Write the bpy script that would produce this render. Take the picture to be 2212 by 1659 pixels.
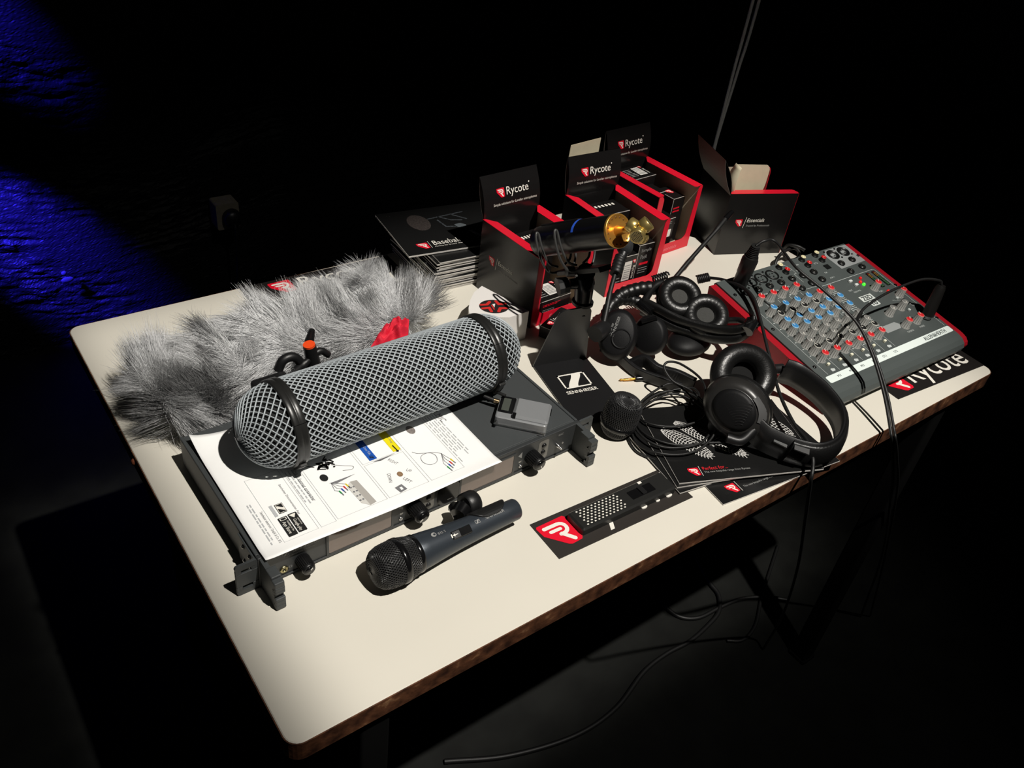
import bpy, math, random
import numpy as np
from mathutils import Vector, Matrix

for _o in list(bpy.data.objects):
    bpy.data.objects.remove(_o, do_unlink=True)
SC = bpy.context.scene
COL = SC.collection
ZT = 0.74                       # height of the table top above the floor (metres)
random.seed(7)
rng = np.random.default_rng(7)

# ------------------------------------------------------------------ camera
cam = bpy.data.cameras.new('camera')
cam.sensor_fit = 'HORIZONTAL'
cam.sensor_width = 36.0
cam.lens = 36.0 * 1850.4 / 2212.0
cam.clip_start = 0.02
camo = bpy.data.objects.new('camera', cam)
COL.objects.link(camo)
_R = Vector((0.8062, -0.5809, 0.1120)); _U = Vector((0.2837, 0.5458, 0.7884)); _F = Vector((0.5191, 0.6039, -0.6049))
camo.matrix_world = Matrix(((_R.x, _U.x, -_F.x, -0.1434), (_R.y, _U.y, -_F.y, -0.3974), (_R.z, _U.z, -_F.z, 0.741 + ZT), (0, 0, 0, 1)))
SC.camera = camo

# ------------------------------------------------------------------ world, light, exposure
world = bpy.data.worlds.new('world'); SC.world = world
world.use_nodes = True
world.node_tree.nodes['Background'].inputs[0].default_value = (0.75, 0.85, 1.0, 1)
world.node_tree.nodes['Background'].inputs[1].default_value = 0.0035
SC.view_settings.view_transform = 'Standard'
SC.view_settings.look = 'None'
SC.view_settings.exposure = 0.0
SC.view_settings.gamma = 1.0
SC.view_settings.use_curve_mapping = False

# profile spotlight hung in front of the table, framed with its shutters on the table top
LAMP = Vector((0.645, -1.276, 3.41 + ZT))
sp = bpy.data.lights.new('profile_spot', 'SPOT')
sp.energy = 645
sp.color = (1.0, 0.955, 0.885)
sp.shadow_soft_size = 0.028
sp.spot_size = math.radians(34)
sp.spot_blend = 0.45
spo = bpy.data.objects.new('profile_spot', sp); COL.objects.link(spo)
spo.location = LAMP
_aim = Vector((0.66, 0.32, ZT)) - LAMP
spo.rotation_euler = _aim.to_track_quat('-Z', 'Y').to_euler()
# shutter framing: the beam is cut to a soft-edged rectangle, with a little stray light outside it
sp.use_nodes = True
_nt = sp.node_tree; _n = _nt.nodes; _l = _nt.links
_em = _n['Emission']
_tc = _n.new('ShaderNodeTexCoord'); _sx = _n.new('ShaderNodeSeparateXYZ'); _l.new(_tc.outputs['Normal'], _sx.inputs[0])
def _math(op, a, b=None, c=None):
    m = _n.new('ShaderNodeMath'); m.operation = op
    for i, v in enumerate((a, b, c)):
        if v is None: continue
        if isinstance(v, (int, float)): m.inputs[i].default_value = v
        else: _l.new(v, m.inputs[i])
    return m.outputs[0]
def _smooth(v, lo, hi):
    mr = _n.new('ShaderNodeMapRange'); mr.interpolation_type = 'SMOOTHSTEP'; mr.clamp = True
    mr.inputs[1].default_value = lo; mr.inputs[2].default_value = hi; mr.inputs[3].default_value = 0; mr.inputs[4].default_value = 1
    _l.new(v, mr.inputs[0]); return mr.outputs[0]
_zz = _math('ABSOLUTE', _sx.outputs[2])
_gx = _math('DIVIDE', _sx.outputs[0], _zz); _gy = _math('DIVIDE', _sx.outputs[1], _zz)
_mk = _math('MULTIPLY', _math('MULTIPLY', _smooth(_gx, -0.186, -0.156), _smooth(_gx, 0.215, 0.110)),
            _math('MULTIPLY', _smooth(_gy, 0.120, 0.084), _smooth(_gy, -0.118, -0.080)))
_st = _math('MULTIPLY', _math('MULTIPLY', _smooth(_gy, 0.17, 0.10), _smooth(_gy, -0.18, -0.09)), _smooth(_gx, 0.26, 0.15))
_l.new(_math('MULTIPLY_ADD', _mk, 0.86, _math('MULTIPLY_ADD', _st, 0.09, 0.05)), _em.inputs['Strength'])

# blue stage wash grazing the back wall from the left
def blue_spot(name, loc, aim, energy, size, blend):
    b = bpy.data.lights.new(name, 'SPOT'); b.energy = energy; b.color = (0.03, 0.02, 1.0); b.shadow_soft_size = 0.02
    b.spot_size = math.radians(size); b.spot_blend = blend
    o = bpy.data.objects.new(name, b); COL.objects.link(o); o.location = loc
    o.rotation_euler = (Vector(aim) - Vector(loc)).to_track_quat('-Z', 'Y').to_euler()
blue_spot('blue_wash_low', (-0.22, 1.56, 0.80), (0.10, 1.80, 0.33), 400, 27, 0.9)
blue_spot('blue_wash_high', (-0.22, 1.56, 1.28), (0.08, 1.80, 0.90), 210, 21, 0.9)

# ------------------------------------------------------------------ helpers
def lin(c):
    return tuple(((x / 255.0) / 12.92 if x / 255.0 <= 0.04045 else ((x / 255.0 + 0.055) / 1.055) ** 2.4) for x in c)
MATS = {}
def mat(name, rgb, rough=0.5, metal=0.0, spec=0.5, var=0.0, bump=0.0, scale=60.0, coat=0.0, emit=0.0, rvar=0.0, aniso=None, alpha=None):
    if name in MATS: return MATS[name]
    m = bpy.data.materials.new(name); m.use_nodes = True
    nt = m.node_tree; b = nt.nodes['Principled BSDF']
    c = lin(rgb)
    b.inputs['Base Color'].default_value = (*c, 1); b.inputs['Roughness'].default_value = rough
    b.inputs['Metallic'].default_value = metal; b.inputs['Specular IOR Level'].default_value = spec
    b.inputs['Coat Weight'].default_value = coat; b.inputs['Coat Roughness'].default_value = 0.12
    if emit > 0:
        b.inputs['Emission Color'].default_value = (*c, 1); b.inputs['Emission Strength'].default_value = emit
    if var or bump or rvar:
        tc = nt.nodes.new('ShaderNodeTexCoord'); mp = nt.nodes.new('ShaderNodeMapping'); nz = nt.nodes.new('ShaderNodeTexNoise')
        nt.links.new(tc.outputs['Object'], mp.inputs[0]); nt.links.new(mp.outputs[0], nz.inputs['Vector'])
        if aniso: mp.inputs['Scale'].default_value = aniso
        nz.inputs['Scale'].default_value = scale; nz.inputs['Detail'].default_value = 5
        if var:
            rp = nt.nodes.new('ShaderNodeValToRGB')
            rp.color_ramp.elements[0].position = 0.3; rp.color_ramp.elements[1].position = 0.7
            rp.color_ramp.elements[0].color = (*[x * (1 - var) for x in c], 1)
            rp.color_ramp.elements[1].color = (*[min(1, x * (1 + var)) for x in c], 1)
            nt.links.new(nz.outputs['Fac'], rp.inputs[0]); nt.links.new(rp.outputs[0], b.inputs['Base Color'])
        if rvar:
            mr = nt.nodes.new('ShaderNodeMapRange'); mr.inputs[3].default_value = max(0.02, rough - rvar); mr.inputs[4].default_value = min(1, rough + rvar)
            nt.links.new(nz.outputs['Fac'], mr.inputs[0]); nt.links.new(mr.outputs[0], b.inputs['Roughness'])
        if bump:
            bp = nt.nodes.new('ShaderNodeBump'); bp.inputs['Strength'].default_value = bump; bp.inputs['Distance'].default_value = 0.001
            nt.links.new(nz.outputs['Fac'], bp.inputs['Height']); nt.links.new(bp.outputs[0], b.inputs['Normal'])
    MATS[name] = m
    return m

class MB:
    """collects shapes; build() links them as ONE mesh object"""
    def __init__(s): s.v = []; s.f = []; s.sm = []; s.mi = []; s.cur = 0
    def add(s, vs, fs, smooth=False, M=None):
        o = len(s.v)
        if M is not None: vs = [tuple(M @ Vector(p)) for p in vs]
        s.v += [tuple(p) for p in vs]; s.f += [[i + o for i in f] for f in fs]
        s.sm += [smooth] * len(fs); s.mi += [s.cur] * len(fs); return s
    def box(s, x0, x1, y0, y1, z0, z1, M=None):
        v = [(x, y, z) for z in (z0, z1) for y in (y0, y1) for x in (x0, x1)]
        return s.add(v, [[0, 2, 3, 1], [4, 5, 7, 6], [0, 1, 5, 4], [2, 6, 7, 3], [0, 4, 6, 2], [1, 3, 7, 5]], False, M)
    def prism(s, poly, z0, z1, M=None, smooth=False, caps=True, inset=0.0, dz=0.0):
        n = len(poly)
        if inset:      # bevelled upper edge
            cx = sum(p[0] for p in poly) / n; cy = sum(p[1] for p in poly) / n
            top = offset_poly(poly, -inset)
            v = [(x, y, z0) for x, y in poly] + [(x, y, z1 - dz) for x, y in poly] + [(x, y, z1) for x, y in top]
            f = [[i, (i + 1) % n, n + (i + 1) % n, n + i] for i in range(n)] + [[n + i, n + (i + 1) % n, 2 * n + (i + 1) % n, 2 * n + i] for i in range(n)]
            s.add(v, f, smooth, M)
            return s.add([(x, y, z0) for x, y in reversed(poly)] + [(x, y, z1) for x, y in top], [list(range(n)), list(range(n, 2 * n))], False, M)
        v = [(x, y, z0) for x, y in poly] + [(x, y, z1) for x, y in poly]
        s.add(v, [[i, (i + 1) % n, n + (i + 1) % n, n + i] for i in range(n)], smooth, M)
        if caps: s.add(v, [list(range(n - 1, -1, -1)), list(range(n, 2 * n))], False, M)
        return s
    def face(s, poly, z=0.0, M=None):
        return s.add([(x, y, z) for x, y in poly], [list(range(len(poly)))], False, M)
    def lathe(s, prof, n=32, M=None, smooth=True, sx=1.0, sy=1.0):
        v = []; f = []
        k = len(prof)
        for i in range(n):
            a = 2 * math.pi * i / n; c, d = math.cos(a), math.sin(a)
            v += [(r * c * sx, r * d * sy, z) for r, z in prof]
        for i in range(n):
            j = (i + 1) % n
            for q in range(k - 1):
                f.append([i * k + q, j * k + q, j * k + q + 1, i * k + q + 1])
        return s.add(v, f, smooth, M)
    def tube(s, path, r, n=8, closed=False, cap=True, M=None, smooth=True):
        P = [Vector(p) for p in path]; m = len(P)
        rs = r if isinstance(r, (list, tuple)) else [r] * m
        v = []; f = []; nrm = None
        for i in range(m):
            if closed: t = P[(i + 1) % m] - P[i - 1]
            else: t = P[min(i + 1, m - 1)] - P[max(i - 1, 0)]
            t = t.normalized() if t.length > 1e-9 else Vector((0, 0, 1))
            if nrm is None:
                up = Vector((0, 0, 1)) if abs(t.z) < 0.9 else Vector((1, 0, 0))
                nrm = (up - t * up.dot(t)).normalized()
            else:
                nrm = nrm - t * nrm.dot(t)
                nrm = nrm.normalized() if nrm.length > 1e-6 else t.orthogonal().normalized()
            b = t.cross(nrm)
            for k in range(n):
                a = 2 * math.pi * k / n
                v.append(P[i] + (nrm * math.cos(a) + b * math.sin(a)) * rs[i])
        for i in range(m if closed else m - 1):
            j = (i + 1) % m
            for k in range(n):
                q = (k + 1) % n
                f.append([i * n + k, i * n + q, j * n + q, j * n + k])
        s.add(v, f, smooth, M)
        if cap and not closed:
            s.add(v[:n], [list(range(n - 1, -1, -1))], False, M); s.add(v[-n:], [list(range(n))], False, M)
        return s
    def sweep(s, path, sect, up=(0, 0, 1), M=None, smooth=False, ups=None, cap=True):
        """sect: closed 2D outline (a along side, b along up)"""
        P = [Vector(p) for p in path]; m = len(P); n = len(sect); v = []; f = []
        for i in range(m):
            t = (P[min(i + 1, m - 1)] - P[max(i - 1, 0)]).normalized()
            u = Vector(ups[i] if ups else up); u = (u - t * u.dot(t)).normalized(); sd = t.cross(u)
            v += [P[i] + sd * a + u * b for a, b in sect]
        for i in range(m - 1):
            for k in range(n):
                q = (k + 1) % n; f.append([i * n + k, i * n + q, (i + 1) * n + q, (i + 1) * n + k])
        s.add(v, f, smooth, M)
        if cap: s.add(v[:n], [list(range(n))], False, M); s.add(v[-n:], [list(range(n - 1, -1, -1))], False, M)
        return s
    def ell(s, c, r, n=20, k=12, M=None, pw=1.0):
        v = []; f = []
        for i in range(k + 1):
            th = math.pi * i / k; st = math.sin(th) ** pw; ct = math.cos(th)
            for j in range(n):
                a = 2 * math.pi * j / n
                v.append((c[0] + r[0] * st * math.cos(a), c[1] + r[1] * st * math.sin(a), c[2] + r[2] * ct))
        for i in range(k):
            for j in range(n):
                q = (j + 1) % n
                f.append([i * n + j, (i + 1) * n + j, (i + 1) * n + q, i * n + q])
        return s.add(v, f, True, M)
    def build(s, name, mats, parent=None, M=None, centre=False):
        me = bpy.data.meshes.new(name)
        v = s.v; off = Vector((0, 0, 0))
        if centre:
            a = np.array(v); off = Vector(((a[:, 0].min() + a[:, 0].max()) / 2, (a[:, 1].min() + a[:, 1].max()) / 2, a[:, 2].min()))
            v = [(x - off.x, y - off.y, z - off.z) for x, y, z in v]
        me.from_pydata(v, [], s.f)
        for mm in (mats if isinstance(mats, (list, tuple)) else [mats]): me.materials.append(mm)
        me.polygons.foreach_set('use_smooth', s.sm); me.polygons.foreach_set('material_index', s.mi)
        me.update()
        o = bpy.data.objects.new(name, me); COL.objects.link(o)
        if parent is not None: o.parent = parent
        if M is not None: o.matrix_local = M
        elif centre: o.location = off
        return o

def bev(o, w=0.001, seg=2):
    m = o.modifiers.new('bevel', 'BEVEL'); m.width = w; m.segments = seg; m.limit_method = 'ANGLE'; m.angle_limit = math.radians(35); m.harden_normals = False
    return o
def tag(o, label, cat, group=None, kind=None):
    if label: o['label'] = label
    if cat: o['category'] = cat
    if group: o['group'] = group
    if kind: o['kind'] = kind
    return o
def thing(name, label, cat, loc=(0, 0, 0), rz=0.0, group=None, rot=None):
    o = bpy.data.objects.new(name, None); o.empty_display_size = 0.02; COL.objects.link(o)
    o.location = loc
    o.rotation_euler = rot if rot else (0, 0, rz)
    return tag(o, label, cat, group)
def inst(src, name, parent, M):
    o = bpy.data.objects.new(name, src.data); COL.objects.link(o); o.parent = parent; o.matrix_local = M
    return o
def T(x, y, z): return Matrix.Translation((x, y, z))
def RX(a): return Matrix.Rotation(math.radians(a), 4, 'X')
def RY(a): return Matrix.Rotation(math.radians(a), 4, 'Y')
def RZ(a): return Matrix.Rotation(math.radians(a), 4, 'Z')
def SCL(x, y, z): return Matrix.Diagonal((x, y, z, 1))
def frame(o, z, x=None):
    """matrix with origin o, local Z along z, local X as near x as possible"""
    z = Vector(z).normalized(); x = Vector(x if x else (1, 0, 0)); x = (x - z * x.dot(z)).normalized(); y = z.cross(x)
    return Matrix(((x.x, y.x, z.x, o[0]), (x.y, y.y, z.y, o[1]), (x.z, y.z, z.z, o[2]), (0, 0, 0, 1)))
def inv_of(root):
    loc = Matrix.Translation(root.location) @ root.rotation_euler.to_matrix().to_4x4()
    return loc.inverted()
def rrect(x0, x1, y0, y1, r, n=5):
    p = []
    for cx, cy, a0 in ((x1 - r, y0 + r, -90), (x1 - r, y1 - r, 0), (x0 + r, y1 - r, 90), (x0 + r, y0 + r, 180)):
        for i in range(n + 1):
            a = math.radians(a0 + 90 * i / n); p.append((cx + r * math.cos(a), cy + r * math.sin(a)))
    return p
def offset_poly(poly, d):
    n = len(poly); out = []
    for i in range(n):
        p0 = Vector(poly[i - 1]); p1 = Vector(poly[i]); p2 = Vector(poly[(i + 1) % n])
        a = (p1 - p0); b = (p2 - p1)
        if a.length < 1e-9 or b.length < 1e-9: out.append(tuple(p1)); continue
        na = Vector((a.y, -a.x)).normalized(); nb = Vector((b.y, -b.x)).normalized()
        h = (na + nb); h = h.normalized() if h.length > 1e-6 else na
        k = d / max(0.4, h.dot(na)); out.append((p1.x + h.x * k, p1.y + h.y * k))
    return out
def circ(cx, cy, r, n=20, ry=None):
    return [(cx + r * math.cos(2 * math.pi * i / n), cy + (ry or r) * math.sin(2 * math.pi * i / n)) for i in range(n)]
def cr(pts, k=8, closed=False):
    """Catmull-Rom through pts"""
    P = [Vector(p) for p in pts]; n = len(P); out = []
    rngi = range(n) if closed else range(n - 1)
    for i in rngi:
        p0 = P[i - 1] if (i > 0 or closed) else P[0] * 2 - P[1]
        p1 = P[i]; p2 = P[(i + 1) % n]
        p3 = P[(i + 2) % n] if (closed or i + 2 < n) else P[-1] * 2 - P[-2]
        for j in range(k):
            t = j / k
            out.append(0.5 * ((2 * p1) + (p2 - p0) * t + (2 * p0 - 5 * p1 + 4 * p2 - p3) * t * t + (3 * p1 - p0 - 3 * p2 + p3) * t ** 3))
    if not closed: out.append(P[-1])
    return out
def stroke(mb, path, w, z=0.0, M=None, n=8):
    """flat mitred ribbon with round ends"""
    P = [Vector((p[0], p[1])) for p in path]
    P = [p for i, p in enumerate(P) if i == 0 or (p - P[i - 1]).length > 1e-7]
    m = len(P)
    if m < 2: return
    L = []; R_ = []
    for i in range(m):
        a = (P[i] - P[i - 1]).normalized() if i > 0 else (P[1] - P[0]).normalized()
        b = (P[i + 1] - P[i]).normalized() if i < m - 1 else a
        t = (a + b); t = t.normalized() if t.length > 1e-6 else a
        q = Vector((-t.y, t.x)) * (w / 2) / max(0.55, t.dot(a))
        L.append(P[i] + q); R_.append(P[i] - q)
    for i in range(m - 1):
        mb.face([tuple(R_[i]), tuple(R_[i + 1]), tuple(L[i + 1]), tuple(L[i])], z, M)
    for c, d in ((P[0], P[0] - P[1]), (P[-1], P[-1] - P[-2])):
        a0 = math.atan2(d.y, d.x)
        mb.face([(c.x + w / 2 * math.cos(a0 - math.pi / 2 + math.pi * i / n), c.y + w / 2 * math.sin(a0 - math.pi / 2 + math.pi * i / n)) for i in range(n + 1)], z, M)
def bars(mb, x0, x1, y0, y1, nl, fill=0.5, z=0.0, M=None, jag=0.25):
    """rows of fine print, too small to read: thin bars"""
    for i in range(nl):
        yy = y1 - (y1 - y0) * (i + 0.5) / nl; h = (y1 - y0) / nl * fill / 2
        e = x1 - (x1 - x0) * random.random() * jag; x = x0
        while x < e:
            wlen = (x1 - x0) * (0.06 + 0.10 * random.random())
            mb.face([(x, yy - h), (min(e, x + wlen), yy - h), (min(e, x + wlen), yy + h), (x, yy + h)], z, M)
            x += wlen + (x1 - x0) * 0.025

_TXT = {}
def text_data(body, bold=0.0, shear=0.0, spacing=1.0):
    key = (body, bold, shear, spacing)
    if key in _TXT: return _TXT[key]
    cu = bpy.data.curves.new('lettering', 'FONT'); cu.body = body; cu.size = 1.0; cu.offset = bold; cu.shear = shear; cu.space_character = spacing
    cu.resolution_u = 3; cu.fill_mode = 'FRONT'
    ob = bpy.data.objects.new('lettering', cu); COL.objects.link(ob)
    me = bpy.data.meshes.new_from_object(ob.evaluated_get(bpy.context.evaluated_depsgraph_get()))
    bpy.data.objects.remove(ob, do_unlink=True); bpy.data.curves.remove(cu)
    a = np.array([v.co[:] for v in me.vertices]) if len(me.vertices) else np.zeros((1, 3))
    vs = [tuple(p) for p in a]; fs = [list(p.vertices) for p in me.polygons]
    bpy.data.meshes.remove(me)
    _TXT[key] = (vs, fs, a.min(0), a.max(0)); return _TXT[key]
def put_text(mb, body, width, height, M, bold=0.0, shear=0.0, spacing=1.0, align='C'):
    """lettering whose ink box is width x height, centred (or left aligned) at M"""
    vs, fs, lo, hi = text_data(body, bold, shear, spacing)
    w = max(1e-6, hi[0] - lo[0]); h = max(1e-6, hi[1] - lo[1])
    sx = width / w; sy = height / h if height else sx
    cx = (lo[0] + hi[0]) / 2 if align == 'C' else lo[0]; cy = (lo[1] + hi[1]) / 2
    mb.add([((x - cx) * sx, (y - cy) * sy, 0.0) for x, y, z in vs], fs, False, M)
def lettering(parent, body, width, height, M, m, bold=0.0, shear=0.0, spacing=1.0, align='C', name='lettering'):
    mb = MB(); put_text(mb, body, width, height, Matrix.Identity(4), bold, shear, spacing, align)
    return mb.build(name, m, parent, M)
def shield_logo(parent, M, size, name='logo_badge'):
    """red shield with a white letter mark"""
    s = size
    mb = MB()
    sh = [(-0.50, 0.47), (0.46, 0.50), (0.52, 0.44), (0.55, -0.42), (0.48, -0.52), (0.10, -0.55), (0.0, -0.50), (-0.50, 0.06), (-0.54, 0.40)]
    mb.face([(x * s, y * s) for x, y in reversed(sh)][::-1], 0.0)
    mb.cur = 1
    z = 0.00012
    p1 = [(-0.34, 0.29), (0.14, 0.29)] + [(0.14 + 0.19 * math.sin(a), 0.10 + 0.19 * math.cos(a)) for a in [math.pi * i / 8 for i in range(1, 9)]] + [(0.02, -0.09)]
    stroke(mb, [(x * s, y * s) for x, y in p1], 0.125 * s, z)
    stroke(mb, [(-0.22 * s, 0.10 * s), (0.12 * s, 0.10 * s)], 0.115 * s, z + 0.0001)
    stroke(mb, [(0.06 * s, -0.09 * s), (0.30 * s, -0.40 * s)], 0.14 * s, z + 0.0002)
    return mb.build(name, [mat('print_red', (228, 24, 48), 0.35, spec=0.4), mat('print_white', (240, 236, 226), 0.5)], parent, M)
def s_logo(mb, w, h, M, line=0.07):
    """rectangle holding a slanted S band"""
    l = line * h
    for x0, x1, y0, y1 in ((-w/2, w/2, h/2 - l, h/2), (-w/2, w/2, -h/2, -h/2 + l), (-w/2, -w/2 + l, -h/2, h/2), (w/2 - l, w/2, -h/2, h/2)):
        mb.face([(x0, y0), (x1, y0), (x1, y1), (x0, y1)], 0, M)
    L = []; Rr = []
    for i in range(17):
        t = i / 16; y = -h / 2 + h * t
        x = (-0.30 + 0.60 * (3 * t * t - 2 * t ** 3)) * w * 0.62
        hw = 0.17 * w
        L.append((x - hw, y)); Rr.append((x + hw, y))
    for i in range(16):
        mb.face([L[i], Rr[i], Rr[i + 1], L[i + 1]], 0.00005, M)

# shared materials
M_black = mat('black_plastic', (22, 22, 23), 0.42, var=0.15, bump=0.12, scale=900)
M_blackg = mat('black_gloss', (16, 16, 17), 0.18, spec=0.5, rvar=0.05, scale=90)
M_blackm = mat('black_metal', (26, 26, 27), 0.38, metal=0.0, spec=0.55, bump=0.08, scale=1500)
M_rubber = mat('black_rubber', (20, 20, 20), 0.5, bump=0.1, scale=700)
M_leather = mat('black_leatherette', (18, 18, 18), 0.36, spec=0.55, bump=0.35, scale=350)
M_foam = mat('grey_foam', (66, 66, 64), 0.95, bump=0.6, scale=1600, var=0.2)
M_white = mat('print_white', (240, 236, 226), 0.5)
M_red = mat('print_red', (228, 24, 48), 0.35, spec=0.4)
M_card = mat('black_card', (24, 23, 23), 0.24, spec=0.5, rvar=0.06, scale=40)
M_cream = mat('cream_board', (214, 204, 176), 0.8, var=0.05, scale=50)
M_steel = mat('bright_steel', (190, 190, 190), 0.25, metal=1.0)
M_grey_print = mat('print_grey', (150, 150, 148), 0.6)
M_gold = mat('polished_gold', (240, 178, 84), 0.30, metal=0.8, rvar=0.04, scale=120)

# ------------------------------------------------------------------ the room
mfloor = mat('floor_black', (21, 22, 20), 0.62, spec=0.25, var=0.35, bump=0.3, scale=14)
mb = MB(); mb.box(-4, 6, -3.5, 1.9, -0.05, 0.0)
tag(mb.build('floor', mfloor), 'matt black stage floor under the table', None, kind='structure')

# rough black rendered wall: real relief so that raking light breaks up on it
def make_wall():
    xs = np.concatenate([np.linspace(-4, -0.35, 12), np.linspace(-0.34, 0.75, 200), np.linspace(0.80, 6, 40)])
    zs = np.concatenate([np.linspace(0.0, 1.12, 380), np.linspace(1.16, 4.5, 14)])
    X, Z = np.meshgrid(xs, zs)
    r = np.random.default_rng(3)
    def vnoise(u, v):
        g = r.random((257, 257))
        iu = np.floor(u).astype(int); iv = np.floor(v).astype(int); fu = u - iu; fv = v - iv
        fu = fu * fu * (3 - 2 * fu); fv = fv * fv * (3 - 2 * fv)
        iu %= 256; iv %= 256
        return (g[iv, iu] * (1 - fu) + g[iv, iu + 1] * fu) * (1 - fv) + (g[iv + 1, iu] * (1 - fu) + g[iv + 1, iu + 1] * fu) * fv
    sk = Z + 0.05 * np.sin(X * 5.0) + 0.03 * X
    D = 0.020 * (vnoise(X * 5 + 40, sk * 14 + 9) - 0.5) + 0.016 * np.abs(vnoise(X * 13 + 40, sk * 48 + 9) - 0.5) + 0.009 * (vnoise(X * 30 + 90, sk * 110) - 0.5) + 0.004 * (vnoise(X * 70 + 90, sk * 190) - 0.5)
    rough_ = np.clip((vnoise(X * 4.5 + 20, sk * 9 + 3) - 0.32) * 3.0, 0.10, 1.0)
    D = D * rough_ + 0.012 * (vnoise(X * 3 + 11, sk * 6 + 30) - 0.5)
    D += r.normal(0, 0.0004, X.shape)
    D = np.where(np.abs(X - 0.2) > 0.6, D * 0.2, D)
    V = np.stack([X, 1.80 + np.clip(D, -0.025, 0.025), Z], -1).reshape(-1, 3)
    w = X.shape[1]; h = X.shape[0]
    idx = np.arange(w * h).reshape(h, w)
    F = np.stack([idx[:-1, :-1], idx[:-1, 1:], idx[1:, 1:], idx[1:, :-1]], -1).reshape(-1, 4)
    me = bpy.data.meshes.new('wall_back'); me.from_pydata(V.tolist(), [], F.tolist()); me.materials.append(mat('wall_black_render', (14, 14, 15), 0.6, spec=0.3, var=0.4, bump=0.4, scale=40))
    o = bpy.data.objects.new('wall_back', me); COL.objects.link(o)
    tag(o, 'rough black rendered wall behind the table with blue stage light', None, kind='structure')
    for c_, ra, rb in (((0.1604, 1.782, 0.2096), 0.016, 0.008), ((0.1553, 1.782, 0.2304), 0.007, 0.006)):
        mb = MB(); mb.ell((0, 0, 0), (ra, 0.004, rb), 12, 8); mb.build('bare_plaster_spot', mat('bare_plaster', (58, 56, 60), 0.9, bump=0.5, scale=300), o, T(*c_))
make_wall()

# ------------------------------------------------------------------ table
tb = thing('table', 'white laminate table with worn dark brown wooden edge', 'table', (0.612, 0.372, 0.0))
TBM = T(-0.612, -0.372, ZT)
def laminate_mat():
    m = mat('table_laminate', (226, 221, 208), 0.42, spec=0.35)
    nt = m.node_tree; b = nt.nodes['Principled BSDF']
    tc = nt.nodes.new('ShaderNodeTexCoord'); nz = nt.nodes.new('ShaderNodeTexNoise'); nz.inputs['Scale'].default_value = 3.0; nz.inputs['Detail'].default_value = 6
    nt.links.new(tc.outputs['Object'], nz.inputs['Vector'])
    rp = nt.nodes.new('ShaderNodeValToRGB'); c = lin((226, 221, 208))
    rp.color_ramp.elements[0].position = 0.35; rp.color_ramp.elements[0].color = (*[x * 0.95 for x in c], 1)
    rp.color_ramp.elements[1].position = 0.65; rp.color_ramp.elements[1].color = (*c, 1)
    nt.links.new(nz.outputs['Fac'], rp.inputs[0])
    # faint scuffs and specks of dirt
    n2 = nt.nodes.new('ShaderNodeTexNoise'); n2.inputs['Scale'].default_value = 130; n2.inputs['Detail'].default_value = 2
    mp = nt.nodes.new('ShaderNodeMapping'); mp.inputs['Scale'].default_value = (1, 0.45, 1); nt.links.new(tc.outputs['Object'], mp.inputs[0]); nt.links.new(mp.outputs[0], n2.inputs['Vector'])
    r2 = nt.nodes.new('ShaderNodeValToRGB'); r2.color_ramp.elements[0].position = 0.17; r2.color_ramp.elements[0].color = (0.25, 0.22, 0.2, 1); r2.color_ramp.elements[1].position = 0.22; r2.color_ramp.elements[1].color = (1, 1, 1, 1)
    nt.links.new(n2.outputs['Fac'], r2.inputs[0])
    mx = nt.nodes.new('ShaderNodeMix'); mx.data_type = 'RGBA'; mx.blend_type = 'MULTIPLY'; mx.inputs[0].default_value = 0.6
    nt.links.new(rp.outputs[0], mx.inputs[6]); nt.links.new(r2.outputs[0], mx.inputs[7]); nt.links.new(mx.outputs[2], b.inputs['Base Color'])
    return m
def edge_mat():
    m = mat('edge_wood', (92, 58, 38), 0.6, spec=0.3)
    nt = m.node_tree; b = nt.nodes['Principled BSDF']
    tc = nt.nodes.new('ShaderNodeTexCoord'); nz = nt.nodes.new('ShaderNodeTexNoise'); nz.inputs['Scale'].default_value = 55; nz.inputs['Detail'].default_value = 8
    nt.links.new(tc.outputs['Object'], nz.inputs['Vector'])
    rp = nt.nodes.new('ShaderNodeValToRGB'); e = rp.color_ramp.elements
    e[0].position = 0.35; e[0].color = (*lin((52, 30, 20)), 1); e[1].position = 0.62; e[1].color = (*lin((104, 66, 44)), 1)
    k = e.new(0.72); k.color = (*lin((150, 112, 80)), 1)
    nt.links.new(nz.outputs['Fac'], rp.inputs[0]); nt.links.new(rp.outputs[0], b.inputs['Base Color'])
    bp = nt.nodes.new('ShaderNodeBump'); bp.inputs['Distance'].default_value = 0.002; bp.inputs['Strength'].default_value = 0.7
    nt.links.new(nz.outputs['Fac'], bp.inputs['Height']); nt.links.new(bp.outputs[0], b.inputs['Normal'])
    return m
M_lam = laminate_mat(); M_edge = edge_mat()
outer = rrect(0.0, 1.224, 0.0, 0.744, 0.016, 6)
mb = MB(); mb.prism(offset_poly(outer, -0.0012), -0.026, 0.0, inset=0.0010, dz=0.0008)
mb.build('tabletop', M_lam, tb, TBM)
mb = MB()
ring_o = outer; ring_i = offset_poly(outer, -0.0012); n_ = len(outer)
zz0, zz1 = -0.0265, -0.0010
v_ = [(x, y, zz0) for x, y in ring_o] + [(x, y, zz1) for x, y in ring_o] + [(x, y, zz1) for x, y in ring_i] + [(x, y, zz0) for x, y in ring_i]
f_ = []
for i in range(n_):
    j = (i + 1) % n_
    f_ += [[i, j, n_ + j, n_ + i], [n_ + i, n_ + j, 2 * n_ + j, 2 * n_ + i], [2 * n_ + i, 2 * n_ + j, 3 * n_ + j, 3 * n_ + i], [3 * n_ + i, 3 * n_ + j, j, i]]
mb.add(v_, f_); o = mb.build('edging', M_edge, tb, TBM); o['label'] = 'worn dark brown wooden edge strip'
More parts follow.
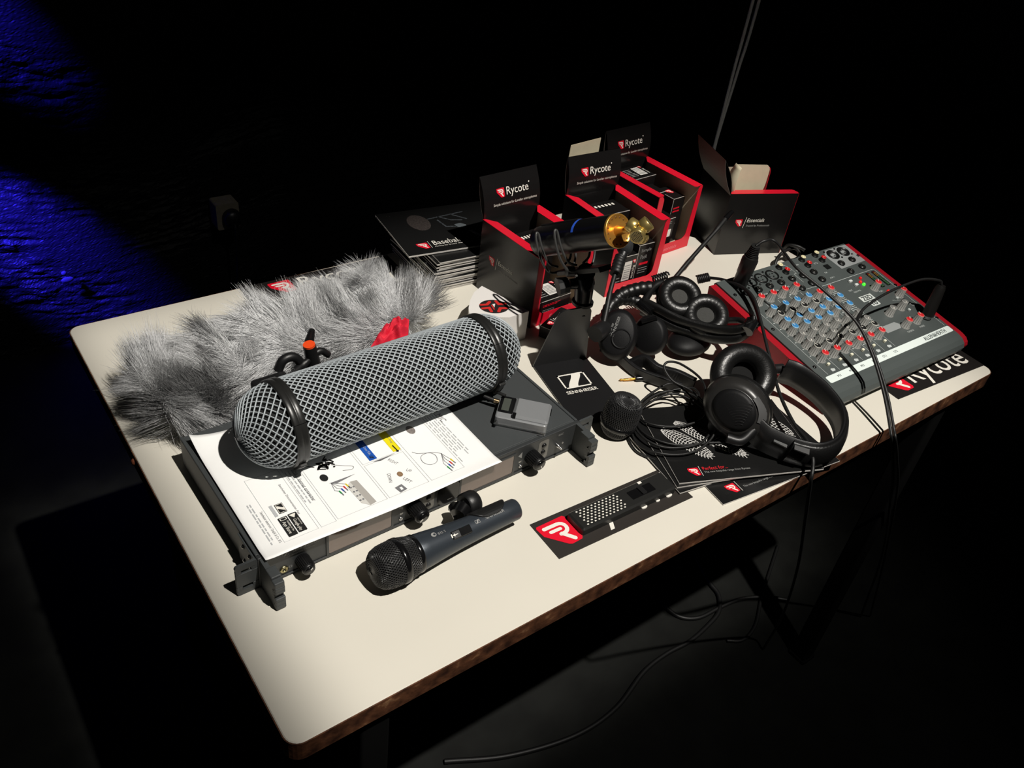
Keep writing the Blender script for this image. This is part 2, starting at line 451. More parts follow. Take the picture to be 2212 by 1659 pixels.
for x0, x1, y0, y1 in ((0.10, 1.124, 0.02, 0.04), (0.10, 1.124, 0.704, 0.724), (0.08, 0.10, 0.02, 0.724), (1.124, 1.144, 0.02, 0.724)):
    mb = MB(); mb.box(x0, x1, y0, y1, -0.075, -0.0262); mb.build('apron_rail', mat('leg_matt_black', (10, 10, 10), 0.7, spec=0.15), tb, TBM)
legm = None
for x, y in ((0.095, 0.03), (1.129, 0.03), (0.095, 0.714), (1.129, 0.714)):
    if legm is None:
        mb = MB(); mb.prism(rrect(-0.017, 0.017, -0.017, 0.017, 0.004), -0.732, -0.0262); mb.prism(rrect(-0.02, 0.02, -0.02, 0.02, 0.004), -0.74, -0.732)
        legm = mb.build('leg', mat('leg_matt_black', (10, 10, 10), 0.7, spec=0.15), tb, TBM @ T(x, y, 0))
    else: inst(legm, 'leg', tb, TBM @ T(x, y, 0))
mb = MB(); mb.lathe([(0, 0.004), (0.003, 0.004), (0.0045, 0.002), (0.0045, 0)], 10)
o = mb.build('screw', mat('rust', (120, 62, 36), 0.8, bump=0.5, var=0.4, scale=500), tb, TBM @ T(0.0, 0.441, -0.010) @ RY(-90)); o['label'] = 'rusty screw head'

# ------------------------------------------------------------------ rack receiver
M_rack = mat('rack_grey_paint', (66, 69, 70), 0.45, spec=0.4, bump=0.25, scale=2500, var=0.06)
M_panel = mat('rack_front_panel', (52, 54, 55), 0.4, spec=0.45, bump=0.15, scale=2500)
M_disp = mat('display_glass_table_reflection', (112, 97, 89), 0.09, spec=0.9)  # brownish reflection of the table put into the glass colour
M_knob = mat('knob_black', (18, 18, 19), 0.38, spec=0.4)
rk = thing('rack_receiver', 'dark grey rack-mount wireless receiver under the white leaflet', 'receiver', (0.0495, 0.1835, ZT), math.radians(1.3))
RW, RD, RH = 0.4375, 0.214, 0.044
mb = MB(); mb.box(0, RW, 0.004, RD, 0.001, RH - 0.001)
mb.box(0.012, RW - 0.010, 0.006, RD - 0.002, RH - 0.001, RH + 0.0002)        # top cover, proud of the side flanges
mb.box(0.0, 0.004, 0.004, RD, RH - 0.001, RH + 0.0006); mb.box(RW - 0.004, RW, 0.004, RD, RH - 0.001, RH + 0.0006)
bev(mb.build('chassis', M_rack, rk), 0.0006, 1)
mb = MB(); mb.box(0, RW, -0.002, 0.004, 0.001, RH)
bev(mb.build('front_panel', M_panel, rk), 0.001, 2)
mb = MB(); mb.box(0.012, RW - 0.012, -0.0035, -0.002, 0.0015, 0.005); bev(mb.build('front_lip', M_panel, rk), 0.0008, 1)
# rack ears: flat plate with two oblong slots + side flange
def ear_mesh():
    mb = MB(); o = rrect(-0.024, 0.0, 0.0, RH, 0.004, 4)
    # plate built round the two slots: strips in z
    zs = [0.0, 0.0065, 0.0125, 0.0315, 0.0375, RH]
    for a, b in ((0, 1), (2, 3), (4, 5)):
        if a == 0: mb.prism([(p[0], p[1]) for p in rrect(-0.024, 0, 0, zs[1] + 0.001, 0.003, 4)], -0.002, 0.001, RX(90))
        elif a == 4: mb.prism(rrect(-0.024, 0, zs[4] - 0.001, RH, 0.003, 4), -0.002, 0.001, RX(90))
        else: mb.box(-0.024, 0, -0.001, 0.002, zs[2], zs[3])
    for z0, z1 in ((zs[1], zs[2]), (zs[3], zs[4])):
        mb.box(-0.024, -0.0175, -0.001, 0.002, z0, z1); mb.box(-0.0065, 0, -0.001, 0.002, z0, z1)
    mb.box(-0.0022, 0.0, 0.0, 0.045, 0.002, RH - 0.003)
    return mb
ear = ear_mesh().build('rack_ear', M_rack, rk)
bev(ear, 0.0005, 1)
inst(ear, 'rack_ear', rk, T(RW, 0, 0) @ SCL(-1, 1, 1))
hp = [(0.0, 0.044), (-0.018, 0.044), (-0.029, 0.041), (-0.036, 0.034), (-0.0365, 0.029), (-0.0325, 0.0255), (-0.0315, 0.0215), (-0.0325, 0.0175), (-0.0365, 0.014), (-0.0365, 0.008), (-0.033, 0.002), (-0.028, 0.0), (0.0, 0.0)]
hin = [(-0.003, 0.038), (-0.018, 0.038), (-0.026, 0.034), (-0.026, 0.010), (-0.018, 0.006), (-0.003, 0.006)]
def handle():
    mb = MB(); M = Matrix(((0, 0, 1, 0), (1, 0, 0, 0), (0, 1, 0, 0), (0, 0, 0, 1)))
    mb.prism([(y, z) for y, z in reversed(hp)], 0.0005, 0.006, M)
    # raised rim along the front of the grip
    for i in range(1, 11):
        y0, z0 = hp[i]; y1, z1 = hp[i + 1]
        mb.box(0.0, 0.011, min(y0, y1) - 0.001, max(y0, y1) + 0.003, min(z0, z1) - 0.0005, max(z0, z1) + 0.0005)
    return mb
hd = handle().build('handle', M_rack, rk, T(0.001, -0.002, 0)); bev(hd, 0.0012, 2)
inst(hd, 'handle', rk, T(RW - 0.001, -0.002, 0) @ SCL(-1, 1, 1))
scr = None
for x, y, z in ((-0.0022, 0.030, 0.034), (-0.0022, 0.014, 0.034), (-0.0022, 0.012, 0.018), (-0.0022, 0.030, 0.012)):
    if scr is None:
        mb = MB(); mb.lathe([(0, 0.0022), (0.0014, 0.0021), (0.0027, 0.0008), (0.0028, 0)], 12); scr = mb.build('screw', M_steel, rk, T(x, y, z) @ RY(-90))
    else: inst(scr, 'screw', rk, T(x, y, z) @ RY(-90))
FRONT = RX(90)       # local Z -> -y (out of the front panel)
def fz(x, z, d=0.002): return T(x, -d, z) @ FRONT
for x0 in (0.079, 0.2525):
    mb = MB(); mb.prism(rrect(0, 0.078, 0, 0.029, 0.002), 0, 0.0009); dsp = mb.build('display_window', M_disp, rk, fz(x0, 0.0065))
    dsp['label'] = 'display window tinted with a brownish reflection of the table'
    mb = MB()
    for a, b, c, d in ((-0.003, 0.081, -0.002, 0), (-0.003, 0.081, 0.029, 0.031), (-0.003, 0, 0, 0.029), (0.078, 0.081, 0, 0.029)): mb.box(a, b, c, d, 0, 0.0013)
    mb.build('display_bezel', M_panel, dsp)
def knob(r, l, x, z, ptr=30):
    mb = MB(); n = 28; pr = [(0, l), (r * 0.72, l), (r * 0.86, l - 0.0006), (r * 0.93, l - 0.002), (r, l * 0.5), (r, 0.001), (r * 0.9, 0)]
    mb.lathe([(a, b) for a, b in reversed(pr)], n)
    for i in range(24):
        a = 2 * math.pi * i / 24
        mb.tube([(r * 1.0 * math.cos(a), r * 1.0 * math.sin(a), 0.002), (r * 0.97 * math.cos(a), r * 0.97 * math.sin(a), l * 0.82)], 0.0006, 4)
    k = mb.build('rotary_knob', M_knob, rk, fz(x, z))
    mb = MB(); mb.lathe([(r * 0.68, 0.0), (r * 0.66, 0.0007), (0, 0.0008)], 24); mb.build('knob_cap', M_blackg, k, T(0, 0, l))
    mb = MB(); a = math.radians(ptr); mb.box(-0.0004, 0.0004, 0.0015, r * 0.62, 0.0, 0.001); mb.build('pointer', M_white, k, T(0, 0, l + 0.0003) @ RZ(ptr))
knob(0.0078, 0.020, 0.047, 0.018, -40); knob(0.0098, 0.021, 0.187, 0.0225, 130); knob(0.0098, 0.021, 0.3585, 0.0225, 200)
def jack(x, z, r, m):
    mb = MB(); mb.lathe([(r * 0.45, -0.002), (r * 0.45, 0.0012), (r * 0.6, 0.0018), (r, 0.0012), (r, 0)], 16); mb.build('headphone_socket' if r > 0.004 else 'level_socket', m, rk, fz(x, z))
jack(0.027, 0.0125, 0.0048, mat('socket_brass', (170, 160, 120), 0.3, metal=1.0)); jack(0.170, 0.0115, 0.0026, M_steel); jack(0.3435, 0.0115, 0.0026, M_steel)
for x, z in ((0.207, 0.0265), (0.207, 0.0145), (0.379, 0.0305), (0.379, 0.0195)):
    mb = MB(); mb.lathe([(0.0034, 0), (0.0034, 0.001), (0.0028, 0.0022), (0, 0.0024)], 14); mb.build('push_button', M_knob, rk, fz(x, z))
for x0 in (0.1985, 0.3705):
    mb = MB(); mb.face(rrect(0, 0.0165, 0, 0.032, 0.004)); mb.build('button_surround', mat('print_midgrey', (112, 110, 105), 0.5), rk, fz(x0, 0.007, 0.0022))
mb = MB(); mb.prism(rrect(0, 0.031, 0, 0.032, 0.011, 8), 0, 0.0012); mb.build('infrared_window', M_blackg, rk, fz(0.2195, 0.004)); lettering(rk, 'sync', 0.007, 0.002, fz(0.237, 0.010, 0.0034), M_grey_print)
for x in (0.171, 0.3425):
    mb = MB(); mb.face([(-0.0045, 0), (0.0015, -0.005), (0.0015, 0.005)]); mb.build('arrow_mark', M_grey_print, rk, fz(x, 0.030, 0.0022))
    lettering(rk, 'RF', 0.004, 0.0022, fz(x, 0.019, 0.0022), M_white)
mb = MB(); mb.lathe([(0.0026, 0), (0.0026, 0.004), (0.0016, 0.0045), (0.0013, 0.010), (0, 0.0105)], 12); mb.build('power_switch', M_steel, rk, fz(0.402, 0.021))
lettering(rk, 'ESC', 0.008, 0.003, fz(0.4065, 0.037, 0.0022), M_grey_print); lettering(rk, '0', 0.002, 0.003, fz(0.412, 0.020, 0.0022), M_white)
mb = MB(); s_logo(mb, 0.007, 0.005, Matrix.Identity(4)); mb.build('maker_mark', M_grey_print, rk, fz(0.030, 0.0345, 0.0022))
lettering(rk, 'SENNHEISER', 0.030, 0.0032, fz(0.053, 0.0345, 0.0022), M_grey_print, bold=0.01)
lettering(rk, 'True diversity receiver', 0.036, 0.0028, fz(0.0455, 0.0295, 0.0022), M_grey_print)
lettering(rk, '\u03a9', 0.0035, 0.0035, fz(0.0345, 0.013, 0.0022), M_grey_print)

# ------------------------------------------------------------------ printed leaflet on the receiver
lf = thing('leaflet', 'large white printed leaflet with product pictures lying on the receiver', 'leaflet', (0.0547, 0.1725, ZT + RH + 0.0007), math.radians(0.75))
PW, PH = 0.297, 0.210
def leaf():
    mb = MB(); nx, ny = 60, 44; v = []
    for j in range(ny + 1):
        for i in range(nx + 1):
            x = PW * i / nx; y = PH * j / ny
            z = 0.0008
            e = max(0.0, (0.016 - y) / 0.016); z += e * (0.0018 * math.sin(x * 24 + 1.0) + 0.0008)
            c = max(0.0, 1 - (x + (PH - y)) / 0.050); z += c * c * 0.010
            c2 = max(0.0, 1 - x / 0.012); z += c2 * c2 * 0.0016
            v.append((x, y, z))
    f = [[j * (nx + 1) + i, j * (nx + 1) + i + 1, (j + 1) * (nx + 1) + i + 1, (j + 1) * (nx + 1) + i] for j in range(ny) for i in range(nx)]
    mb.add(v, f, True); return mb
M_paper = mat('paper_white', (252, 252, 250), 0.55, spec=0.3)
o = leaf().build('sheet', M_paper, lf); sm_ = o.modifiers.new('thickness', 'SOLIDIFY'); sm_.thickness = 0.00015; sm_.offset = -1
PZ = 0.0012
def pt(x, y, z=PZ): return T(x, y, z) @ RZ(-90)
M_ink = mat('ink_black', (28, 28, 28), 0.5); M_ink2 = mat('ink_grey', (120, 120, 122), 0.6); M_inkl = mat('ink_light', (186, 188, 190), 0.6)
def flat(name, polys, m, z=PZ):
    mb = MB()
    for p in polys: mb.face(p, z)
    return mb.build(name, m, lf)
def rect(x0, x1, y0, y1): return [(x0, y0), (x1, y0), (x1, y1), (x0, y1)]
bd = flat('store_badge', [rrect(0.0342, 0.0446, 0.0192, 0.0490, 0.001)], M_ink)
lettering(bd, 'App Store', 0.0185, 0.0052, pt(0.0378, 0.0325, PZ + 0.0002), M_white); lettering(bd, 'Available on the', 0.0165, 0.0022, pt(0.0425, 0.0335, PZ + 0.0002), M_white)
mb = MB(); mb.face(rrect(0.0360, 0.0432, 0.0438, 0.0478, 0.0008), PZ + 0.0002); mb.build('phone_icon', M_white, bd); mb = MB(); mb.face(rect(0.0369, 0.0424, 0.0443, 0.0473), PZ + 0.0003); mb.build('phone_icon_screen', M_ink, bd)
bd = flat('store_badge', [rrect(0.0458, 0.0556, 0.0200, 0.0496, 0.001)], M_ink)
lettering(bd, 'Google play', 0.0185, 0.0046, pt(0.0492, 0.0310, PZ + 0.0002), M_white); lettering(bd, 'ANDROID APP ON', 0.0105, 0.0014, pt(0.0535, 0.0350, PZ + 0.0002), M_white)
mb = MB(); mb.face([(0.0468, 0.0480), (0.0468, 0.0480 - 0.0002), (0.0508, 0.0420), (0.0545, 0.0480)], PZ + 0.0002); mb.build('play_icon', M_white, bd)
mb = MB(); mb.face(rect(-0.0075, 0.0075, -0.0045, 0.0045), 0); mb.build('maker_mark_ground', M_ink, lf, pt(0.0440, 0.0618)); mb = MB(); s_logo(mb, 0.0135, 0.0080, Matrix.Identity(4)); mb.build('maker_mark', M_white, lf, pt(0.0440, 0.0618, PZ + 0.0002))
flat('grey_bar', [rect(0.0338, 0.0374, 0.0522, 0.0705)], M_inkl)
mb = MB()
def cell(x0, x1, y0, y1, t=0.00035):
    for r in (rect(x0, x1, y0, y0 + t), rect(x0, x1, y1 - t, y1), rect(x0, x0 + t, y0, y1), rect(x1 - t, x1, y0, y1)): mb.face(r, PZ)
cell(0.0270, 0.0660, 0.0150, 0.1190); cell(0.0690, 0.0870, 0.0150, 0.1190); cell(0.0893, 0.1505, 0.0165, 0.1900); cell(0.1530, 0.2050, 0.0165, 0.0755); cell(0.1530, 0.2050, 0.0780, 0.1900); cell(0.2085, 0.2542, 0.0165, 0.1900)
mb.build('frame_lines', M_inkl, lf)
lettering(lf, 'FOA B format converter', 0.056, 0.0046, pt(0.0805, 0.0820), M_ink2); lettering(lf, 'Sennheiser Documentation App', 0.052, 0.0034, pt(0.0575, 0.0700), M_ink2)
lettering(lf, 'Sennheiser electronic GmbH & Co. KG', 0.050, 0.0030, pt(0.0238, 0.0420), M_ink2)
mb = MB(); bars(mb, -0.036, 0.030, -0.004, 0.002, 2, 0.45, 0, Matrix.Identity(4)); mb.build('fine_print', M_inkl, lf, pt(0.0175, 0.0470))
mb = MB(); bars(mb, -0.03, 0.03, -0.006, 0.006, 3, 0.35, 0); mb.build('fine_print', M_inkl, lf, pt(0.0750, 0.0800))
lettering(lf, 'AMBEO VR MIC', 0.064, 0.0078, pt(0.2785, 0.1300), M_ink2)
mb = MB(); bars(mb, -0.046, 0.046, -0.0105, 0.0105, 6, 0.3, 0); mb.build('fine_print', M_inkl, lf, pt(0.2660, 0.0700))
bd = flat('blue_label', [rect(0.1632, 0.1730, 0.0800, 0.1240)], mat('ink_blue', (22, 84, 178), 0.5))
lettering(bd, '1 Cross Talk', 0.018, 0.0030, pt(0.1690, 0.0985, PZ + 0.0002), M_inkl); mb = MB(); s_logo(mb, 0.006, 0.004, Matrix.Identity(4)); mb.build('maker_mark', M_ink, bd, pt(0.1680, 0.0845, PZ + 0.0002))
bd = flat('yellow_label', [rect(0.1950, 0.2052, 0.0800, 0.1240)], mat('ink_yellow', (240, 224, 20), 0.5))
lettering(bd, 'In-Plug', 0.012, 0.0030, pt(0.2015, 0.1010, PZ + 0.0002), M_ink2); mb = MB(); stroke(mb, [(-0.005, 0), (0.005, 0.0006)], 0.0016, 0); mb.face([(0.005, -0.002), (0.008, 0.0005), (0.005, 0.003)]); mb.build('arrow_icon', M_ink, bd, pt(0.1995, 0.0850, PZ + 0.0002))
M_inkm = mat('ink_taupe', (128, 120, 116), 0.6, var=0.25, scale=300)
flat('windshield_picture', [circ(0.2332, 0.1045, 0.0052, 20, 0.0078)], M_inkm)
mb = MB(); P_ = cr([(0.2140, 0.0690), (0.2180, 0.0640), (0.2240, 0.0610), (0.2330, 0.0560), (0.2350, 0.0480), (0.2300, 0.0400), (0.2210, 0.0400), (0.2160, 0.0480), (0.2190, 0.0570), (0.2270, 0.0590), (0.2360, 0.0560), (0.2430, 0.0500)], 6)
stroke(mb, P_, 0.0006, PZ, n=5)
for k in range(4): stroke(mb, [(0.2430, 0.0500), (0.2450 - 0.003 * k, 0.0430 - 0.003 * k), (0.2475 - 0.0035 * k, 0.0360 - 0.003 * k)], 0.0005, PZ, n=5)
mb.build('cable_picture', M_ink2, lf)
for k, c in enumerate(((226, 204, 30), (206, 40, 40), (40, 70, 170), (40, 140, 70))):
    mb = MB(); x = 0.2475 - 0.0035 * k; y = 0.0360 - 0.003 * k
    stroke(mb, [(x, y), (x + 0.0006, y - 0.004)], 0.0016, PZ + 0.0001, n=6); mb.build('plug_picture', mat('ink_plug%d' % k, c, 0.5), lf)
    mb = MB(); stroke(mb, [(x + 0.0006, y - 0.004), (x + 0.0012, y - 0.008)], 0.0014, PZ, n=6); mb.build('plug_tip_picture', M_ink2, lf)
    mb = MB(); x = 0.1215 - 0.0038 * k + 0.0; y = 0.0600 - 0.0022 * k
    stroke(mb, [(0.1080, 0.0690), (x - 0.004, y + 0.003), (x, y)], 0.0005, PZ, n=5); mb.build('lead_picture', M_ink2, lf)
    mb = MB(); stroke(mb, [(x, y), (x + 0.0006, y - 0.004)], 0.0016, PZ + 0.0001, n=6); mb.build('plug_picture', MATS['ink_plug%d' % k], lf)
    mb = MB(); stroke(mb, [(x + 0.0008, y - 0.004), (x + 0.0012, y - 0.0075)], 0.0014, PZ, n=6); mb.build('plug_tip_picture', M_ink2, lf)
flat('converter_box_picture', [[(0.1270, 0.0610), (0.1350, 0.0598), (0.1378, 0.0190), (0.1296, 0.0175)]], mat('ink_boxgrey', (176, 172, 166), 0.6)); flat('converter_front_picture', [[(0.1270, 0.0610), (0.1296, 0.0175), (0.1225, 0.0255), (0.1205, 0.0560)]], mat('ink_boxlight', (214, 212, 206), 0.6))
mb = MB()
for k in range(4):
    for q in range(2): mb.face(circ(0.1235 + 0.0035 * q, 0.0520 - 0.0075 * k, 0.0013, 10), PZ + 0.0001)
mb.build('converter_sockets_picture', M_ink2, lf)
lettering(lf, 'RIGHT', 0.0130, 0.0042, pt(0.1860, 0.0660) @ RZ(24), M_ink2); lettering(lf, 'UP', 0.0060, 0.0042, pt(0.1945, 0.0440) @ RZ(30), M_ink2)
lettering(lf, 'LEFT', 0.0110, 0.0042, pt(0.1850, 0.0310) @ RZ(20), M_ink2); lettering(lf, 'DOWN', 0.0140, 0.0042, pt(0.1690, 0.0440) @ RZ(-20), M_ink2)
flat('capsule_picture', [circ(0.1824, 0.0438, 0.0034, 14, 0.0042)], mat('ink_bronze', (140, 112, 84), 0.5, var=0.4, scale=400)); flat('holder_picture', [[(0.1660, 0.0275), (0.1755, 0.0290), (0.1775, 0.0190), (0.1680, 0.0175)]], M_ink2); flat('holder_slot_picture', [rect(0.1705, 0.1735, 0.0205, 0.0250)], M_paper, PZ + 0.0002)
mb = MB(); r_ = random.Random(5)
for k in range(26):
    x = 0.1130 + r_.gauss(0, 0.0065); y = 0.1010 + r_.gauss(0, 0.0042)
    stroke(mb, [(x, y), (x + r_.uniform(-0.006, 0.006), y + r_.uniform(-0.005, 0.005))], r_.uniform(0.001, 0.0028), PZ, n=6)
mb.build('kit_picture', M_ink, lf)
mb = MB(); stroke(mb, cr([(0.1220, 0.0960), (0.1330, 0.0880), (0.1420, 0.0820), (0.1390, 0.0780), (0.1290, 0.0810)], 6), 0.0006, PZ, n=5); mb.build('lead_picture', M_ink2, lf)
flat('receiver_picture', [circ(0.1050, 0.0810, 0.0045, 16, 0.0060)], M_ink); flat('wedge_picture', [[(0.1060, 0.0700), (0.1385, 0.0695), (0.1140, 0.0660)]], M_ink2); flat('wedge_picture', [[(0.1655, 0.0770), (0.1960, 0.0772), (0.1740, 0.0740)]], M_ink2)

# ------------------------------------------------------------------ wind shield (blimp)
def lattice(mb, rfun, x0, x1, N, turns, r, seg, sides=4):
    """two families of helical wires on a surface of revolution round x"""
    for fam in (1, -1):
        for k in range(N):
            path = []
            for i in range(seg + 1):
                t = i / seg; x = x0 + (x1 - x0) * t; a = 2 * math.pi * (k / N + fam * turns * t)
                rr = rfun(x) + (0.00035 if fam > 0 else -0.00025)
                path.append((x, rr * math.cos(a), rr * math.sin(a)))
            mb.tube(path, r, sides, cap=False)
M_wire = mat('basket_wire', (176, 183, 187), 0.42, spec=0.4, var=0.06, scale=200)
M_liner = mat('basket_liner', (24, 25, 25), 0.9, bump=0.4, scale=1500)
M_ring = mat('basket_ring', (34, 34, 33), 0.33, spec=0.5, bump=0.05, scale=400)
bl = thing('wind_shield', 'grey mesh blimp wind shield lying across the leaflet', 'wind shield', (0.2725, 0.3129, ZT + RH + 0.0535), math.radians(2.15))
HL = 0.1365; RB = 0.0500
mb = MB(); lattice(mb, lambda x: RB - 0.001, -HL, HL, 38, 0.86, 0.00100, 64); o = mb.build('mesh_tube', M_wire, bl); o['kind'] = 'stuff'
mb = MB(); mb.lathe([(RB - 0.0028, -HL), (RB - 0.0028, HL)], 48, RY(90)); mb.build('inner_lining', M_liner, bl)
def capr(x): 
    t = max(0.0, min(1.0, x / 0.054)); return (RB - 0.001) * max(0.0, 1 - t ** 2.3) ** 0.52
def cap(sign):
    mb = MB()
    for fam in (1, -1):
        for k in range(28):
            path = []
            for i in range(27):
                t = (i / 26); x = 0.054 * math.sin(t * math.pi / 2) * 0.9995; a = 2 * math.pi * (k / 28 + fam * (0.34 * t + 0.02))
                rr = capr(x) + (0.0003 if fam > 0 else -0.0003)
                path.append((x, rr * math.cos(a), rr * math.sin(a)))
            mb.tube(path, 0.00100 if fam > 0 else 0.00070, 4, cap=False)
    return mb
cp = cap(1).build('end_cap_mesh', M_wire, bl, T(HL, 0, 0)); cp['kind'] = 'stuff'
c2 = inst(cp, 'end_cap_mesh', bl, T(-HL, 0, 0) @ SCL(-1, 1, 1)); c2['kind'] = 'stuff'
mb = MB(); mb.lathe([(max(0.0, capr(0.054 * math.sin(i / 12 * math.pi / 2)) - 0.0030), 0.054 * math.sin(i / 12 * math.pi / 2) - 0.002) for i in range(13)], 40, RY(90)); cl = mb.build('end_cap_lining', M_liner, bl, T(HL, 0, 0)); inst(cl, 'end_cap_lining', bl, T(-HL, 0, 0) @ SCL(-1, 1, 1))
for s_ in (-1, 1):
    mb = MB(); mb.lathe([(RB - 0.002, -0.0075), (RB + 0.0012, -0.0075), (RB + 0.0020, -0.0060), (RB + 0.0020, -0.0008), (RB + 0.0014, 0), (RB + 0.0020, 0.0008), (RB + 0.0020, 0.0060), (RB + 0.0012, 0.0075), (RB - 0.002, 0.0075)], 64, RY(90))
    o = mb.build('clamp_ring', M_ring, bl, T(s_ * HL, 0, 0)); 
    mb = MB(); mb.box(-0.0078, 0.0078, -0.0003, 0.0003, RB + 0.0015, RB + 0.0022); mb.build('ring_joint', M_blackg, o, RX(56 if s_ < 0 else 44))
    mb = MB(); mb.box(-0.0045, 0.0045, -0.012, 0.012, RB + 0.0012, RB + 0.0052); bev(mb.build('ring_catch', M_ring, o, RX(118 if s_ > 0 else 132)), 0.001, 2)
# suspension mount with orange-tipped lever behind the basket
bi = inv_of(bl)
def bp_(p): return tuple(bi @ Vector(p))
pA = (0.2081, 0.392, 0.8663); pB = (0.2148, 0.392, 0.827)
mt = MB(); mt.tube([bp_(pA), bp_(pB)], [0.0078, 0.0090], 20); mo = mt.build('mount_post', M_black, bl)
mb = MB(); d_ = (Vector(bp_(pA)) - Vector(bp_(pB))).normalized(); q_ = Vector(bp_(pA)); mb.tube([tuple(q_ + d_ * 0.0), tuple(q_ + d_ * 0.0026)], 0.0073, 20); o = mb.build('tip_cap', mat('orange_plastic', (238, 78, 30), 0.45), mo); o['label'] = 'orange round tip cap'
mb = MB(); mb.tube(cr([bp_((0.1669, 0.392, 0.8435)), bp_((0.1745, 0.392, 0.8561)), bp_((0.1875, 0.392, 0.8566)), bp_((0.1964, 0.392, 0.8432)), bp_((0.1988, 0.392, 0.8268))], 6), 0.0058, 10); mb.build('mount_clamp', M_black, bl)
mb = MB(); mb.tube(cr([bp_((0.1889, 0.389, 0.838)), bp_((0.2024, 0.389, 0.846)), bp_((0.2206, 0.391, 0.8553)), bp_((0.2326, 0.392, 0.8452))], 5), [0.006] * 5 + [0.0045] * 11, 8); mb.build('mount_lever', M_black, bl)
mb = MB(); mb.tube([bp_((0.2141, 0.405, 0.8624)), bp_((0.2183, 0.405, 0.8788))], [0.006, 0.0035], 10); mb.build('mount_pin', M_black, bl)
mb = MB(); mb.box(-0.030, 0.030, 0.044, 0.085, -0.0535, -0.030); mb.box(-0.022, 0.022, 0.060, 0.080, -0.032, 0.008); bev(mb.build('mount_foot', M_black, bl, T(-0.118, 0, 0)), 0.004, 2)
# lead from the basket to the transmitter
mb = MB(); mb.tube(cr([bp_((0.4004, 0.2943, 0.8)), bp_((0.407, 0.2811, 0.803)), bp_((0.4112, 0.2685, 0.805)), bp_((0.4148, 0.2612, 0.805))], 5), 0.0020, 8); mb.build('connecting_lead', M_rubber, bl)

